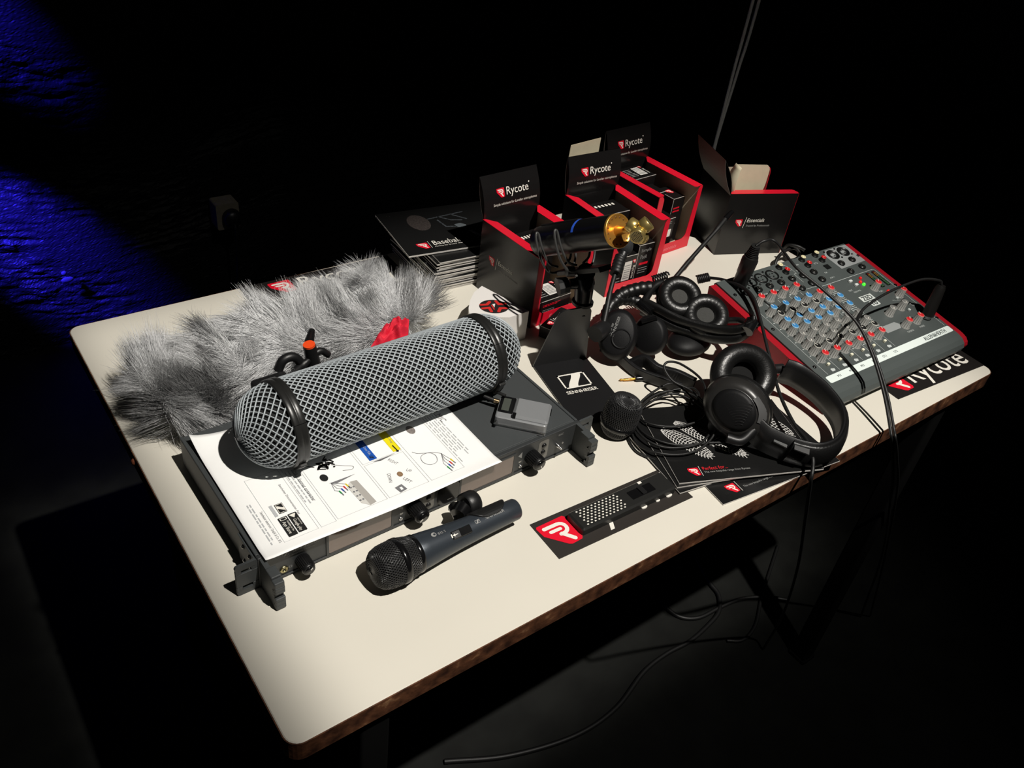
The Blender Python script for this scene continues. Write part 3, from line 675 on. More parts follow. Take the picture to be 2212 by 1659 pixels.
# ------------------------------------------------------------------ furry cover
def make_fur():
    root = thing('fur_cover', 'long-haired grey fur wind cover lying at the back left of the table', 'fur cover', (0.25, 0.512, ZT))
    A = np.array([0.050, 0.470]); B = np.array([0.442, 0.552])
    L = np.linalg.norm(B - A); dx = (B - A) / L; dy = np.array([-dx[1], dx[0]])
    # core: soft, slightly sagging tube
    mb = MB(); nu, nv = 48, 28
    def core(u, a):
        e = 2 * u - 1
        r = 0.047 * (1 - abs(e) ** 3.2) ** 0.5 * (1 + 0.06 * math.sin(u * 17))
        ry = r * 1.22; rz = r * 0.80
        c = A + (B - A) * u + dy * 0.010 * math.sin(u * 5.2)
        off = ry * math.cos(a)
        return (c[0] + dy[0] * off - 0.25, c[1] + dy[1] * off - 0.512, 0.001 + max(0.0, 0.039 + rz * math.sin(a)))
    v = [core(min(0.9999, max(0.0001, i / nu)), 2 * math.pi * j / nv) for i in range(nu + 1) for j in range(nv)]
    f = [[i * nv + j, i * nv + (j + 1) % nv, (i + 1) * nv + (j + 1) % nv, (i + 1) * nv + j] for i in range(nu) for j in range(nv)]
    mb.add(v, f, True); mb.build('fabric_core', mat('fur_backing', (112, 112, 112), 0.9), root)
    # strands
    N = 52000; K = 5
    u = rng.random(N) ** 1.0; u = 0.004 + 0.992 * u
    # denser at the domed ends
    k = rng.random(N) < 0.22; u = np.where(k, np.where(rng.random(N) < 0.62, rng.random(N) * 0.13, 1 - rng.random(N) * 0.10), u)
    a = rng.uniform(-0.55, math.pi + 0.6, N)
    e = 2 * u - 1
    r = 0.047 * np.sqrt(np.maximum(0, 1 - np.abs(e) ** 3.2)) * (1 + 0.06 * np.sin(u * 17))
    C = A[None] + (B - A)[None] * u[:, None] + dy[None] * (0.010 * np.sin(u * 5.2))[:, None]
    ry, rz = r * 1.22, r * 0.80
    P = np.stack([C[:, 0] + dy[0] * ry * np.cos(a), C[:, 1] + dy[1] * ry * np.cos(a), 0.040 + rz * np.sin(a)], 1)
    slope = np.sign(e) * np.abs(e) ** 5 * 2.2
    nrm = np.stack([dy[0] * np.cos(a) + dx[0] * slope, dy[1] * np.cos(a) + dx[1] * slope, np.sin(a)], 1); nrm /= np.linalg.norm(nrm, axis=1)[:, None]
    def nz(p, s, seed):
        rr = np.random.default_rng(seed); o = np.zeros(len(p))
        for i in range(6):
            w_ = rr.normal(0, s, 3); o += np.sin(p @ w_ + rr.uniform(0, 6.28))
        return o / 6 ** 0.5
    cl = nz(P, 55, 1); c2 = nz(P, 90, 2); c3 = nz(P, 30, 3); c4 = nz(P, 150, 9)
    # comb direction: tangential swirl + along-axis flow, away from the left tip, falling down the flanks
    ex = np.array([dx[0], dx[1], 0.0]); ey = np.array([dy[0], dy[1], 0.0])
    tang = np.cross(np.tile(ex, (N, 1)), nrm)
    lay = ex[None] * (-0.25 - 0.55 * np.where(u < 0.22, 1, 0) + 0.9 * c3)[:, None] + tang * (-0.10 + 0.75 * cl)[:, None] * 1.0 + ey[None] * (0.55)
    lay = lay + np.stack([c2, c4, 0 * c2], 1) * 0.35
    # whorl at the closed left end: hair radiates from the tip
    tipw = np.clip((0.045 - u) / 0.025, 0, 1)
    radial = np.stack([dy[0] * np.cos(a), dy[1] * np.cos(a), np.sin(a)], 1)
    lay = lay * (1 - tipw)[:, None] + (radial * 1.6 + rng.normal(0, 0.15, (N, 3))) * tipw[:, None]
    lay = lay - nrm * (lay * nrm).sum(1)[:, None]; lay /= (np.linalg.norm(lay, axis=1)[:, None] + 1e-6)
    ln = rng.uniform(0.030, 0.056, N) * (1 + 0.20 * c2) * np.where(u < 0.15, 1.15, 1.0)
    lift = np.clip(0.92 + 0.26 * c4 + rng.normal(0, 0.16, N), 0.3, 1.35)
    d0 = nrm * np.cos(lift)[:, None] * 0.9 + lay * np.sin(lift)[:, None]
    d0 += rng.normal(0, 0.10, (N, 3)); d0 /= np.linalg.norm(d0, axis=1)[:, None]
    # tufts: pull each tip towards its clump centre
    ncl = 900; ci = rng.integers(0, N, ncl); cellk = {}
    g = 0.030
    key = np.floor(P[ci] / g).astype(int)
    for q, kk in enumerate(map(tuple, key)): cellk.setdefault(kk, []).append(ci[q])
    near = np.full(N, -1)
    kp = np.floor(P / g).astype(int)
    cellP = {}
    for i, kk in enumerate(map(tuple, kp)): cellP.setdefault(kk, []).append(i)
    for kk, idx in cellP.items():
        cand = []
        for ax in (-1, 0, 1):
            for ay in (-1, 0, 1):
                for az in (-1, 0, 1): cand += cellk.get((kk[0] + ax, kk[1] + ay, kk[2] + az), [])
        if cand:
            cand = np.array(cand); idx = np.array(idx)
            D = ((P[idx][:, None] - P[cand][None]) ** 2).sum(2); near[idx] = cand[D.argmin(1)]
    ok = near >= 0
    pts = []
    ts = np.linspace(0, 1, K)
    for t in ts:
        p = P + d0 * (ln * t)[:, None] + lay * (ln * 0.42 * t * t)[:, None] + np.array([0, 0, -1.0]) * (ln * 0.20 * t * t)[:, None]
        pts.append(p)
    S = np.stack(pts, 1)            # N,K,3
    ct = S.copy(); nn = np.where(ok, near, 0)
    target = S[nn]
    wgt = (0.78 * ts ** 1.2)[None, :, None] * ok[:, None, None] * rng.uniform(0.3, 1.0, N)[:, None, None]
    S = S * (1 - wgt) + (target) * wgt
    S += np.cumsum(rng.normal(0, 0.0011, S.shape), 1) * ts[None, :, None]
    S[:, :, 2] = np.maximum(S[:, :, 2], 0.0012)
    S -= np.array([0.25, 0.512, 0.0])
    # three-sided tapering tubes
    tdir = S[:, -1] - S[:, 0]; tdir /= (np.linalg.norm(tdir, axis=1)[:, None] + 1e-9)
    s1 = np.cross(tdir, rng.normal(0, 1, (N, 3))); s1 /= (np.linalg.norm(s1, axis=1)[:, None] + 1e-9); s2 = np.cross(tdir, s1)
    rad = 0.00030 * np.array([1.0, 1.0, 0.8, 0.55, 0.12])
    V = np.zeros((N, K, 3, 3))
    for q in range(3):
        aa = 2 * math.pi * q / 3
        V[:, :, q] = S + (s1 * math.cos(aa) + s2 * math.sin(aa))[:, None, :] * rad[None, :, None] * rng.uniform(0.8, 1.3, N)[:, None, None]
    V = V.reshape(-1, 3)
    base = (np.arange(N) * K * 3)[:, None, None, None]
    F = np.zeros((N, K - 1, 3, 4), int)
    for i in range(K - 1):
        for q in range(3):
            q2 = (q + 1) % 3
            F[:, i, q] = np.array([i * 3 + q, i * 3 + q2, (i + 1) * 3 + q2, (i + 1) * 3 + q])
    F = (F + base).reshape(-1, 4)
    me = bpy.data.meshes.new('hair')
    me.vertices.add(len(V)); me.vertices.foreach_set('co', V.ravel())
    me.loops.add(len(F) * 4); me.loops.foreach_set('vertex_index', F.ravel())
    me.polygons.add(len(F)); me.polygons.foreach_set('loop_start', np.arange(len(F)) * 4); me.polygons.foreach_set('loop_total', np.full(len(F), 4))
    me.polygons.foreach_set('use_smooth', np.ones(len(F), bool))
    me.update(calc_edges=True)
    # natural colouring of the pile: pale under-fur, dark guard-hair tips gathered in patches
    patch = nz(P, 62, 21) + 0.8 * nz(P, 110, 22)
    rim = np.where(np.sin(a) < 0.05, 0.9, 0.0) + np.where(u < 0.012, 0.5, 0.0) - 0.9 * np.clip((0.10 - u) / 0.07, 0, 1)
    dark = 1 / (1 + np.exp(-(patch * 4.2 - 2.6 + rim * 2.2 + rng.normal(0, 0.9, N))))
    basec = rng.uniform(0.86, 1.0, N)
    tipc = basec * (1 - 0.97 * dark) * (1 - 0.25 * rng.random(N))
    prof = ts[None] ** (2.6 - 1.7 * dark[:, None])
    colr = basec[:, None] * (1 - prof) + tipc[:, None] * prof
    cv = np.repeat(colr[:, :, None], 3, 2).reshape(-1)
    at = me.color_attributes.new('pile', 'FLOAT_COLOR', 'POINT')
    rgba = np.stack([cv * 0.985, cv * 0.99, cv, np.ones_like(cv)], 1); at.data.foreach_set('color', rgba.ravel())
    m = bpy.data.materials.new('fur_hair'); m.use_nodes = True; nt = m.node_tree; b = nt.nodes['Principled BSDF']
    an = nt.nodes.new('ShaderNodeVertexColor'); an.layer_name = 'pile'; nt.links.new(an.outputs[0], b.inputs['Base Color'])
    b.inputs['Roughness'].default_value = 0.55; b.inputs['Specular IOR Level'].default_value = 0.3
    me.materials.append(m)
    h = bpy.data.objects.new('hair', me); COL.objects.link(h); h.parent = root; h['kind'] = 'stuff'
    # red lining turned out at the opening
    mb = MB(); r2 = random.Random(4)
    cA, cB, cC, cD = [Vector(p) - Vector((0.25, 0.512, ZT)) for p in ((0.2984, 0.4105, 0.822), (0.3432, 0.4424, 0.836), (0.375, 0.4378, 0.834), (0.3565, 0.4082, 0.826))]
    nu_, nv_ = 30, 18; vs = []
    for i in range(nu_ + 1):
        for j in range(nv_ + 1):
            u_ = i / nu_; v_2 = j / nv_
            p = cA * (1 - u_) * (1 - v_2) + cB * (1 - u_) * v_2 + cC * u_ * v_2 + cD * u_ * (1 - v_2)
            ed = min(1.0, 4 * min(u_, 1 - u_, v_2, 1 - v_2) + 0.15)
            h_ = 0.0045 * math.sin(u_ * 9 + 4 * v_2) + 0.0035 * math.sin(v_2 * 15 - u_ * 6 + 1) + 0.002 * math.sin(u_ * 23 + v_2 * 17)
            k_ = 0.0035 * math.sin(u_ * 13 + v_2 * 3)
            vs.append((p.x + k_ * 0.6, p.y + k_, p.z + (h_ + 0.004) * ed - 0.008 * (1 - ed)))
    mb.add(vs, [[i * (nv_ + 1) + j, (i + 1) * (nv_ + 1) + j, (i + 1) * (nv_ + 1) + j + 1, i * (nv_ + 1) + j + 1] for i in range(nu_) for j in range(nv_)], True)
    o = mb.build('red_lining', mat('red_fabric', (220, 22, 52), 0.7, bump=0.6, scale=900), root); o['label'] = 'crumpled red lining showing at the opening'
make_fur()

# ------------------------------------------------------------------ bodypack transmitter
bpk = thing('bodypack_transmitter', 'small silver pocket transmitter with a dark display on the receiver', 'transmitter', (0.4215, 0.2300, ZT + RH + 0.0003), math.radians(-46))
M_silver = mat('silver_paint', (138, 140, 142), 0.34, metal=0.15, bump=0.05, scale=800)
mb = MB(); mb.prism(rrect(-0.033, 0.033, -0.0225, 0.0225, 0.004, 5), 0.0, 0.0165, inset=0.0015, dz=0.0012); mb.build('housing', M_silver, bpk)
mb = MB(); mb.prism(rrect(-0.012, 0.0335, -0.0195, 0.0210, 0.003, 4), 0.0165, 0.0205, inset=0.003, dz=0.003); mb.build('battery_cover', M_silver, bpk)
mb = MB(); mb.prism(rrect(-0.032, -0.0125, -0.0120, 0.0212, 0.002, 4), 0.0160, 0.0172, inset=0.0006, dz=0.0006); d = mb.build('display_panel', M_blackg, bpk)
mb = MB(); mb.face(rect(-0.0280, -0.0185, -0.0080, 0.0170), 0.01728); mb.build('display', mat('lcd_grey', (74, 78, 72), 0.15), d)
mb = MB(); mb.prism(rrect(-0.0120, -0.0075, -0.0200, -0.0130, 0.001), 0.0165, 0.0212); mb.build('catch', M_blackg, bpk)
mb = MB(); mb.box(-0.0335, 0.033, -0.0232, -0.0222, 0.0045, 0.0060); mb.box(-0.0336, -0.0326, -0.022, 0.022, 0.0045, 0.0060); mb.build('seam', M_steel, bpk)
mb = MB(); mb.tube([(-0.030, -0.0225, 0.009), (-0.030, -0.0262, 0.009)], 0.0021, 10); mb.build('side_button', M_steel, bpk)
mb = MB(); mb.box(0.0320, 0.0345, 0.012, 0.018, 0.006, 0.014); bev(mb.build('battery_release', M_blackg, bpk), 0.0006, 1)
mb = MB(); mb.tube([(-0.032, 0.0150, 0.010), (-0.041, 0.0152, 0.0112)], 0.0032, 12); pg = mb.build('plug', mat('plug_nickel', (205, 178, 140), 0.25, metal=1.0), bpk)
mb = MB(); mb.tube([(-0.041, 0.0152, 0.0112), (-0.055, 0.0165, 0.014)], [0.0030, 0.0020], 12); mb.build('plug_boot', M_rubber, pg)

# ------------------------------------------------------------------ handheld microphone and its clip
def grille(mb, prof, n, turns, r, fine=18):
    """wire mesh on a lathe profile [(r, z)] (z up)"""
    zs = [p[1] for p in prof]; L = [0]
    for i in range(1, len(prof)): L.append(L[-1] + math.hypot(prof[i][0] - prof[i - 1][0], prof[i][1] - prof[i - 1][1]))
    def at(t):
        d = t * L[-1]
        for i in range(1, len(L)):
            if d <= L[i] or i == len(L) - 1:
                q = (d - L[i - 1]) / max(1e-9, L[i] - L[i - 1]); return (prof[i - 1][0] + (prof[i][0] - prof[i - 1][0]) * q, prof[i - 1][1] + (prof[i][1] - prof[i - 1][1]) * q)
    for fam in (1, -1):
        for k in range(n):
            path = []
            for i in range(fine + 1):
                rr, z = at(i / fine); a = 2 * math.pi * (k / n + fam * turns * i / fine)
                rr += 0.0002 * fam * (1 if i % 2 else -1)
                path.append((rr * math.cos(a), rr * math.sin(a), z))
            mb.tube(path, r, 3, cap=False)
M_gw = mat('grille_wire_black', (62, 62, 63), 0.30, metal=0.4, spec=0.7)
M_mic = mat('mic_body_blue_grey', (58, 64, 71), 0.36, metal=0.35, bump=0.12, scale=1800, var=0.06)
p0 = Vector((0.2000, 0.1215, ZT + 0.0260)); p1 = Vector((0.3330, 0.1240, ZT + 0.0225))
ax = (p1 - p0).normalized()
mc = thing('handheld_microphone', 'dark blue-grey handheld vocal microphone with black grille lying on the table', 'microphone', tuple(p0))
mc.rotation_euler = frame((0, 0, 0), ax, (0, -0.55, 0.84)).to_euler()       # local Z along the handle, local X up-front
mb = MB(); mb.lathe([(0, 0.0), (0.0200, 0.0), (0.0205, 0.003), (0.0198, 0.012), (0.0178, 0.032), (0.0158, 0.058), (0.0142, 0.090), (0.0132, 0.118), (0.0128, 0.136), (0.0118, 0.138), (0.0095, 0.138), (0.009, 0.131), (0, 0.131)], 40); mb.build('handle', M_mic, mc)
mb = MB(); mb.lathe([(0.0205, -0.004), (0.0216, -0.003), (0.0216, 0.001), (0.0205, 0.002)], 40); mb.build('collar', M_blackg, mc)
gp = [(0.0208, -0.003), (0.0226, -0.009), (0.0243, -0.017)]
mb = MB(); grille(mb, gp, 48, 0.06, 0.00048, 6); o = mb.build('grille_base', M_gw, mc); o['kind'] = 'stuff'
mb = MB(); mb.lathe([(0.0242, -0.024), (0.0254, -0.0235), (0.0256, -0.0205), (0.0254, -0.0172), (0.0240, -0.0168)], 44); mb.build('grille_ring', M_blackg, mc)
gt = [(0.0243, -0.0235), (0.0244, -0.030), (0.0238, -0.038), (0.0215, -0.0455), (0.0170, -0.0505), (0.010, -0.0525), (0.002, -0.0530)]
mb = MB(); grille(mb, gt, 48, 0.20, 0.00048, 24); o = mb.build('grille_dome', M_gw, mc); o['kind'] = 'stuff'
mb = MB(); mb.lathe([(r - 0.0011 if r > 0.003 else 0, z + 0.0006) for r, z in reversed(gp + gt)], 36); mb.build('pop_foam', mat('pop_foam', (12, 12, 12), 0.95), mc)
# slide switch on the upper front of the handle
mb = MB(); mb.box(0.0135, 0.0172, -0.0048, 0.0048, 0.040, 0.066); sw = mb.build('switch_plate', M_blackg, mc, RZ(0)); bev(sw, 0.0008, 1)
mb = MB(); mb.box(0.0160, 0.0180, -0.0043, 0.0043, 0.041, 0.051); bev(mb.build('switch_slider', M_black, sw), 0.0006, 1)
def mic_tan(z, rad, ang):
    # local text X -> +Z(handle), text normal -> radial, text Y -> tangential
    a = math.radians(ang); rdl = Vector((math.cos(a), math.sin(a), 0)); tx = Vector((0, 0, 1)); ty = rdl.cross(tx)
    return Matrix(((tx.x, ty.x, rdl.x, rdl.x * rad), (tx.y, ty.y, rdl.y, rdl.y * rad), (tx.z, ty.z, rdl.z, z), (0, 0, 0, 1)))
mb = MB(); stroke(mb, [(-0.001, 0), (0.003, 0)], 0.0009, 0); mb.face([(-0.0035, 0), (-0.0005, -0.0018), (-0.0005, 0.0018)]); mb.face(rect(-0.0055, -0.0040, -0.0020, 0.0020)); mb.build('switch_mark', M_white, sw, mic_tan(0.0445, 0.01815, 0))
lettering(mc, 'SENNHEISER', 0.0330, 0.0034, mic_tan(0.0985, 0.0142, -14), M_grey_print, bold=0.01)
mb = MB(); s_logo(mb, 0.0062, 0.0044, Matrix.Identity(4), 0.12); mb.build('maker_mark', M_grey_print, mc, mic_tan(0.0775, 0.0151, -14))
mb = MB(); mb.face(circ(0, 0, 0.0030, 16)); mb.build('series_mark', M_grey_print, mc, mic_tan(0.0215, 0.0193, -30)); mb = MB(); mb.face(circ(0.0008, 0, 0.0014, 12)); mb.build('series_mark_hole', M_mic, mc, mic_tan(0.0215, 0.0194, -30)); lettering(mc, '835 S', 0.0095, 0.0030, mic_tan(0.0315, 0.0183, -28), M_grey_print)
# the clip: saddle round the handle, swivel and thread nut
mcl = thing('microphone_clip', 'black stand clip gripping the tail of the blue-grey microphone', 'microphone clip', tuple(p0 + ax * 0.100))
mcl.rotation_euler = mc.rotation_euler
mb = MB(); n = 15
sect = [(0.0178, -0.024), (0.0178, 0.024)]
vs = []; fs = []
for i in range(n + 1):
    a = math.radians(-14 - 150 * i / n); hw = 0.0245 * math.sqrt(max(0.12, 1 - (2 * i / n - 1) ** 2 * 0.88))
    for rr in (0.0136, 0.0168):
        for s_ in (-1, 1): vs.append((rr * math.cos(a), rr * math.sin(a), s_ * hw))
for i in range(n):
    b0 = i * 4; b1 = b0 + 4
    fs += [[b0, b1, b1 + 1, b0 + 1], [b0 + 2, b0 + 3, b1 + 3, b1 + 2], [b0, b0 + 2, b1 + 2, b1], [b0 + 1, b1 + 1, b1 + 3, b0 + 3]]
fs += [[0, 1, 3, 2], [n * 4, n * 4 + 2, n * 4 + 3, n * 4 + 1]]
mb.add(vs, fs, False); bev(mb.build('saddle', M_rubber, mcl), 0.0008, 2)
ci = inv_of(mcl)
def cl_(p): return tuple(ci @ Vector(p))
k0 = Vector((0.27, 0.1489, 0.77)); k1 = Vector((0.2929, 0.1575, 0.768))
mb = MB(); mb.tube([cl_((0.2703, 0.1443, 0.768)), cl_((0.2809, 0.1502, 0.77))], [0.0095, 0.0105], 18); mb.build('swivel', M_blackg, mcl)
mb = MB(); mb.tube([cl_((0.2782, 0.1654, 0.76)), cl_((0.2731, 0.1456, 0.76))], 0.0068, 14); mb.build('swivel_lug', M_blackg, mcl)
q0 = Vector((0.285, 0.1549, 0.766)); q1 = Vector((0.302, 0.1569, 0.764)); 
mb = MB(); mb.tube([cl_(q0), cl_(q0.lerp(q1, 0.12)), cl_(q0.lerp(q1, 0.85)), cl_(q1)], [0.0125, 0.0145, 0.0145, 0.0130], 26); nut = mb.build('thread_nut', M_black, mcl)
mb = MB(); dd = (q0 - q1).normalized(); mb.tube([cl_(q0 + dd * 0.0003), cl_(q0 + dd * 0.0030)], [0.0072, 0.0050], 18); mb.build('swivel_bolt', M_blackg, nut)

# ------------------------------------------------------------------ counter display boxes
BW, BD, BH = 0.117, 0.140, 0.124
TH = 0.0009
M_inside = mat('board_inside', (196, 180, 158), 0.5, spec=0.35, var=0.08, scale=30)
M_backboard = mat('board_back', (86, 78, 72), 0.6)
M_redcard = mat('red_card', (222, 26, 50), 0.3, spec=0.4, rvar=0.05, scale=60)
def pop_box(loc, ang, label, header=True, tilt=0.020, flap=False, flanges=(0, 1)):
    r = thing('display_box', label, 'display box', (*loc, ZT), math.radians(ang), 'black and red counter display boxes')
    # walls
    for x0 in (0.0, BW - TH):
        mb = MB(); mb.box(x0, x0 + TH, 0 if x0 == 0.0 else TH, BD, 0.0005, BH)
        inner = 5 if x0 == 0.0 else 4      # face looking into the box
        mb.mi[inner] = 1
        mb.build('side_panel', [M_card, M_inside], r)
    mb = MB(); mb.box(TH, BW - TH, BD - TH, BD, 0.0005, BH); mb.build('back_panel', M_card, r)
    mb = MB(); mb.box(TH, BW - TH, TH, BD - TH, 0.0005, 0.0015); mb.build('base', M_inside, r)
    # red front with a deep rounded cut-out
    w, lip, rr = 0.0145, 0.021, 0.012
    arc = lambda cx, cy, a0, a1: [(cx + rr * math.cos(math.radians(a0 + (a1 - a0) * i / 6)), cy + rr * math.sin(math.radians(a0 + (a1 - a0) * i / 6))) for i in range(7)]
    poly = [(0, 0.0005), (BW, 0.0005), (BW, BH), (BW - 0.003, BH)] + [(BW - 0.003 - 0.0075 * math.sin(math.pi / 2 * i / 5), BH - 0.010 * (1 - math.cos(math.pi / 2 * i / 5))) for i in range(1, 6)] \
        + arc(BW - w - rr, lip + rr, 0, -90) + arc(w + rr, lip + rr, -90, -180) + [(w - 0.0075 * (1 - math.cos(math.pi / 2 * i / 5)), BH - 0.010 + 0.010 * math.sin(math.pi / 2 * i / 5)) for i in range(0, 6)] + [(0, BH)]
    mb = MB(); mb.prism(poly, 0.0, TH, T(0, TH, 0) @ RX(90)); mb.build('front_panel', M_redcard, r)
    # folded red flanges along the side walls
    for s_ in flanges:
        fl = [(0.0, 0.002), (0.0135, 0.002), (0.0175, 0.006), (0.0175, BD - 0.016), (0.004, BD), (0.0, BD)]
        M = T(0, 0, BH) @ RY(4) if s_ == 0 else T(BW, 0, BH) @ SCL(-1, 1, 1) @ RY(4)
        mb = MB(); mb.prism(fl, 0, 0.0007, M); mb.build('folded_flange', M_redcard, r)
    # header: two curved sheets, printed side to the front
    if header:
        def sheet(bulge, zoff):
            mb = MB(); v = []
            for i in range(9):
                u = i / 8; z = BH - 0.004 + 0.068 * u
                y = BD - TH + tilt * u + bulge * math.sin(math.pi * u)
                for x in (0.001, BW - 0.001):
                    v += [(x, y, z), (x, y + 0.0007, z)]
            f = []
            for i in range(8):
                a = i * 4; b = a + 4
                f += [[a, a + 2, b + 2, b], [a + 1, b + 1, b + 3, a + 3], [a, b, b + 1, a + 1], [a + 2, a + 3, b + 3, b + 2]]
            f += [[0, 1, 3, 2], [32, 34, 35, 33]]
            mb.add(v, f, False); return mb
        h1 = sheet(-0.006, 0).build('header_front', M_card, r)
        sheet(0.004, 0).build('header_back', M_backboard, r)
        def hp_(x, u):
            z = BH - 0.004 + 0.068 * u; y = BD - TH + tilt * u - 0.006 * math.sin(math.pi * u)
            dz = 0.068; dy = tilt - 0.006 * math.pi * math.cos(math.pi * u)
            up = Vector((0, dy, dz)).normalized(); n = Vector((0, -dz, dy)).normalized()
            return Matrix(((1, up.x, n.x, x), (0, up.y, n.y, y + n.y * 0.0006), (0, up.z, n.z, z + n.z * 0.0006), (0, 0, 0, 1)))
        shield_logo(h1, hp_(0.0345, 0.60), 0.0145)
        lettering(h1, 'Rycote', 0.0450, 0.0165, hp_(0.0690, 0.585), M_white, bold=0.004)
        mb = MB(); mb.face(circ(0, 0, 0.0012, 10)); mb.build('registered_mark', M_white, h1, hp_(0.0935, 0.70))
        lettering(h1, 'Simple solutions for Lavalier microphones', 0.0890, 0.0056, hp_(0.0640, 0.335), M_white)
    if flap:
        mb = MB(); mb.prism([(0.012, BH + 0.030), (0.078, BH + 0.030), (0.078, BH + 0.083), (0.014, BH + 0.078)], 0, 0.0007, T(0, BD + 0.022, 0) @ RX(90)); mb.build('header_flap', M_cream, r)
    # print
    lettering(r, 'Essentials', 0.044, 0.0078, T(0.060, -0.0003, 0.0105) @ RX(90), mat('print_pink', (236, 130, 140), 0.5), shear=0.2)
    SM = Matrix(((0, 0, -1, -0.0003), (-1, 0, 0, 0), (0, 1, 0, 0), (0, 0, 0, 1)))      # reads along -y on the left wall
    def sd(y, z): return T(0, y, z) @ SM
    shield_logo(r, sd(0.108, 0.0665), 0.0135)
    mb = MB(); mb.face(rect(-0.0004, 0.0004, -0.011, 0.011)); mb.build('divider_line', M_white, r, sd(0.0955, 0.0665) @ RZ(-8))
    lettering(r, 'Essentials', 0.036, 0.0075, sd(0.0735, 0.0710), M_white, shear=0.15); lettering(r, 'Trusted by Professionals', 0.050, 0.0050, sd(0.0665, 0.0595), M_grey_print, shear=0.15)
    return r
b1 = pop_box((0.6005, 0.4450), 3.0, 'display box with lettered header beside the brochure stack', tilt=0.020)
b2 = pop_box((0.7720, 0.4640), -1.5, 'middle display box, cream card showing above its lettered header', tilt=0.010, flap=True)
b3 = pop_box((0.9280, 0.5290), 3.5, 'rearmost display box with dim header, beside the turned box', tilt=0.012)
be = pop_box((1.1990, 0.4376), 68.8, 'turned display box showing its black side panel near the mixer', tilt=0.030, flanges=(0,))
# cream unprinted tongue standing in the turned box
mb = MB(); mb.prism([(0.0, 0.09)] + [(0.068, 0.09), (0.072, 0.125)] + [(0.072 - 0.010 * (1 - math.cos(math.pi / 2 * i / 5)), 0.150 + 0.012 * math.sin(math.pi / 2 * i / 5)) for i in range(6)] + [(0.0, 0.163)], 0, 0.0008, T(0.040, 0.122, 0) @ RZ(-90) @ RX(90)); mb.build('cream_tongue', M_cream, be)
mb = MB(); v_ = []
for i in range(11):
    t = i / 10; z = 0.108 + 0.060 * t
    for x in (0.012, 0.034): v_.append((x + 0.0, 0.126 + 0.010 * math.sin(t * math.pi) * (1 if x > 0.02 else 0.2), z))
mb.add(v_, [[2 * i, 2 * i + 1, 2 * i + 3, 2 * i + 2] for i in range(10)], True); o = mb.build('cream_fold', M_cream, be); o.modifiers.new('thickness', 'SOLIDIFY').thickness = 0.0008

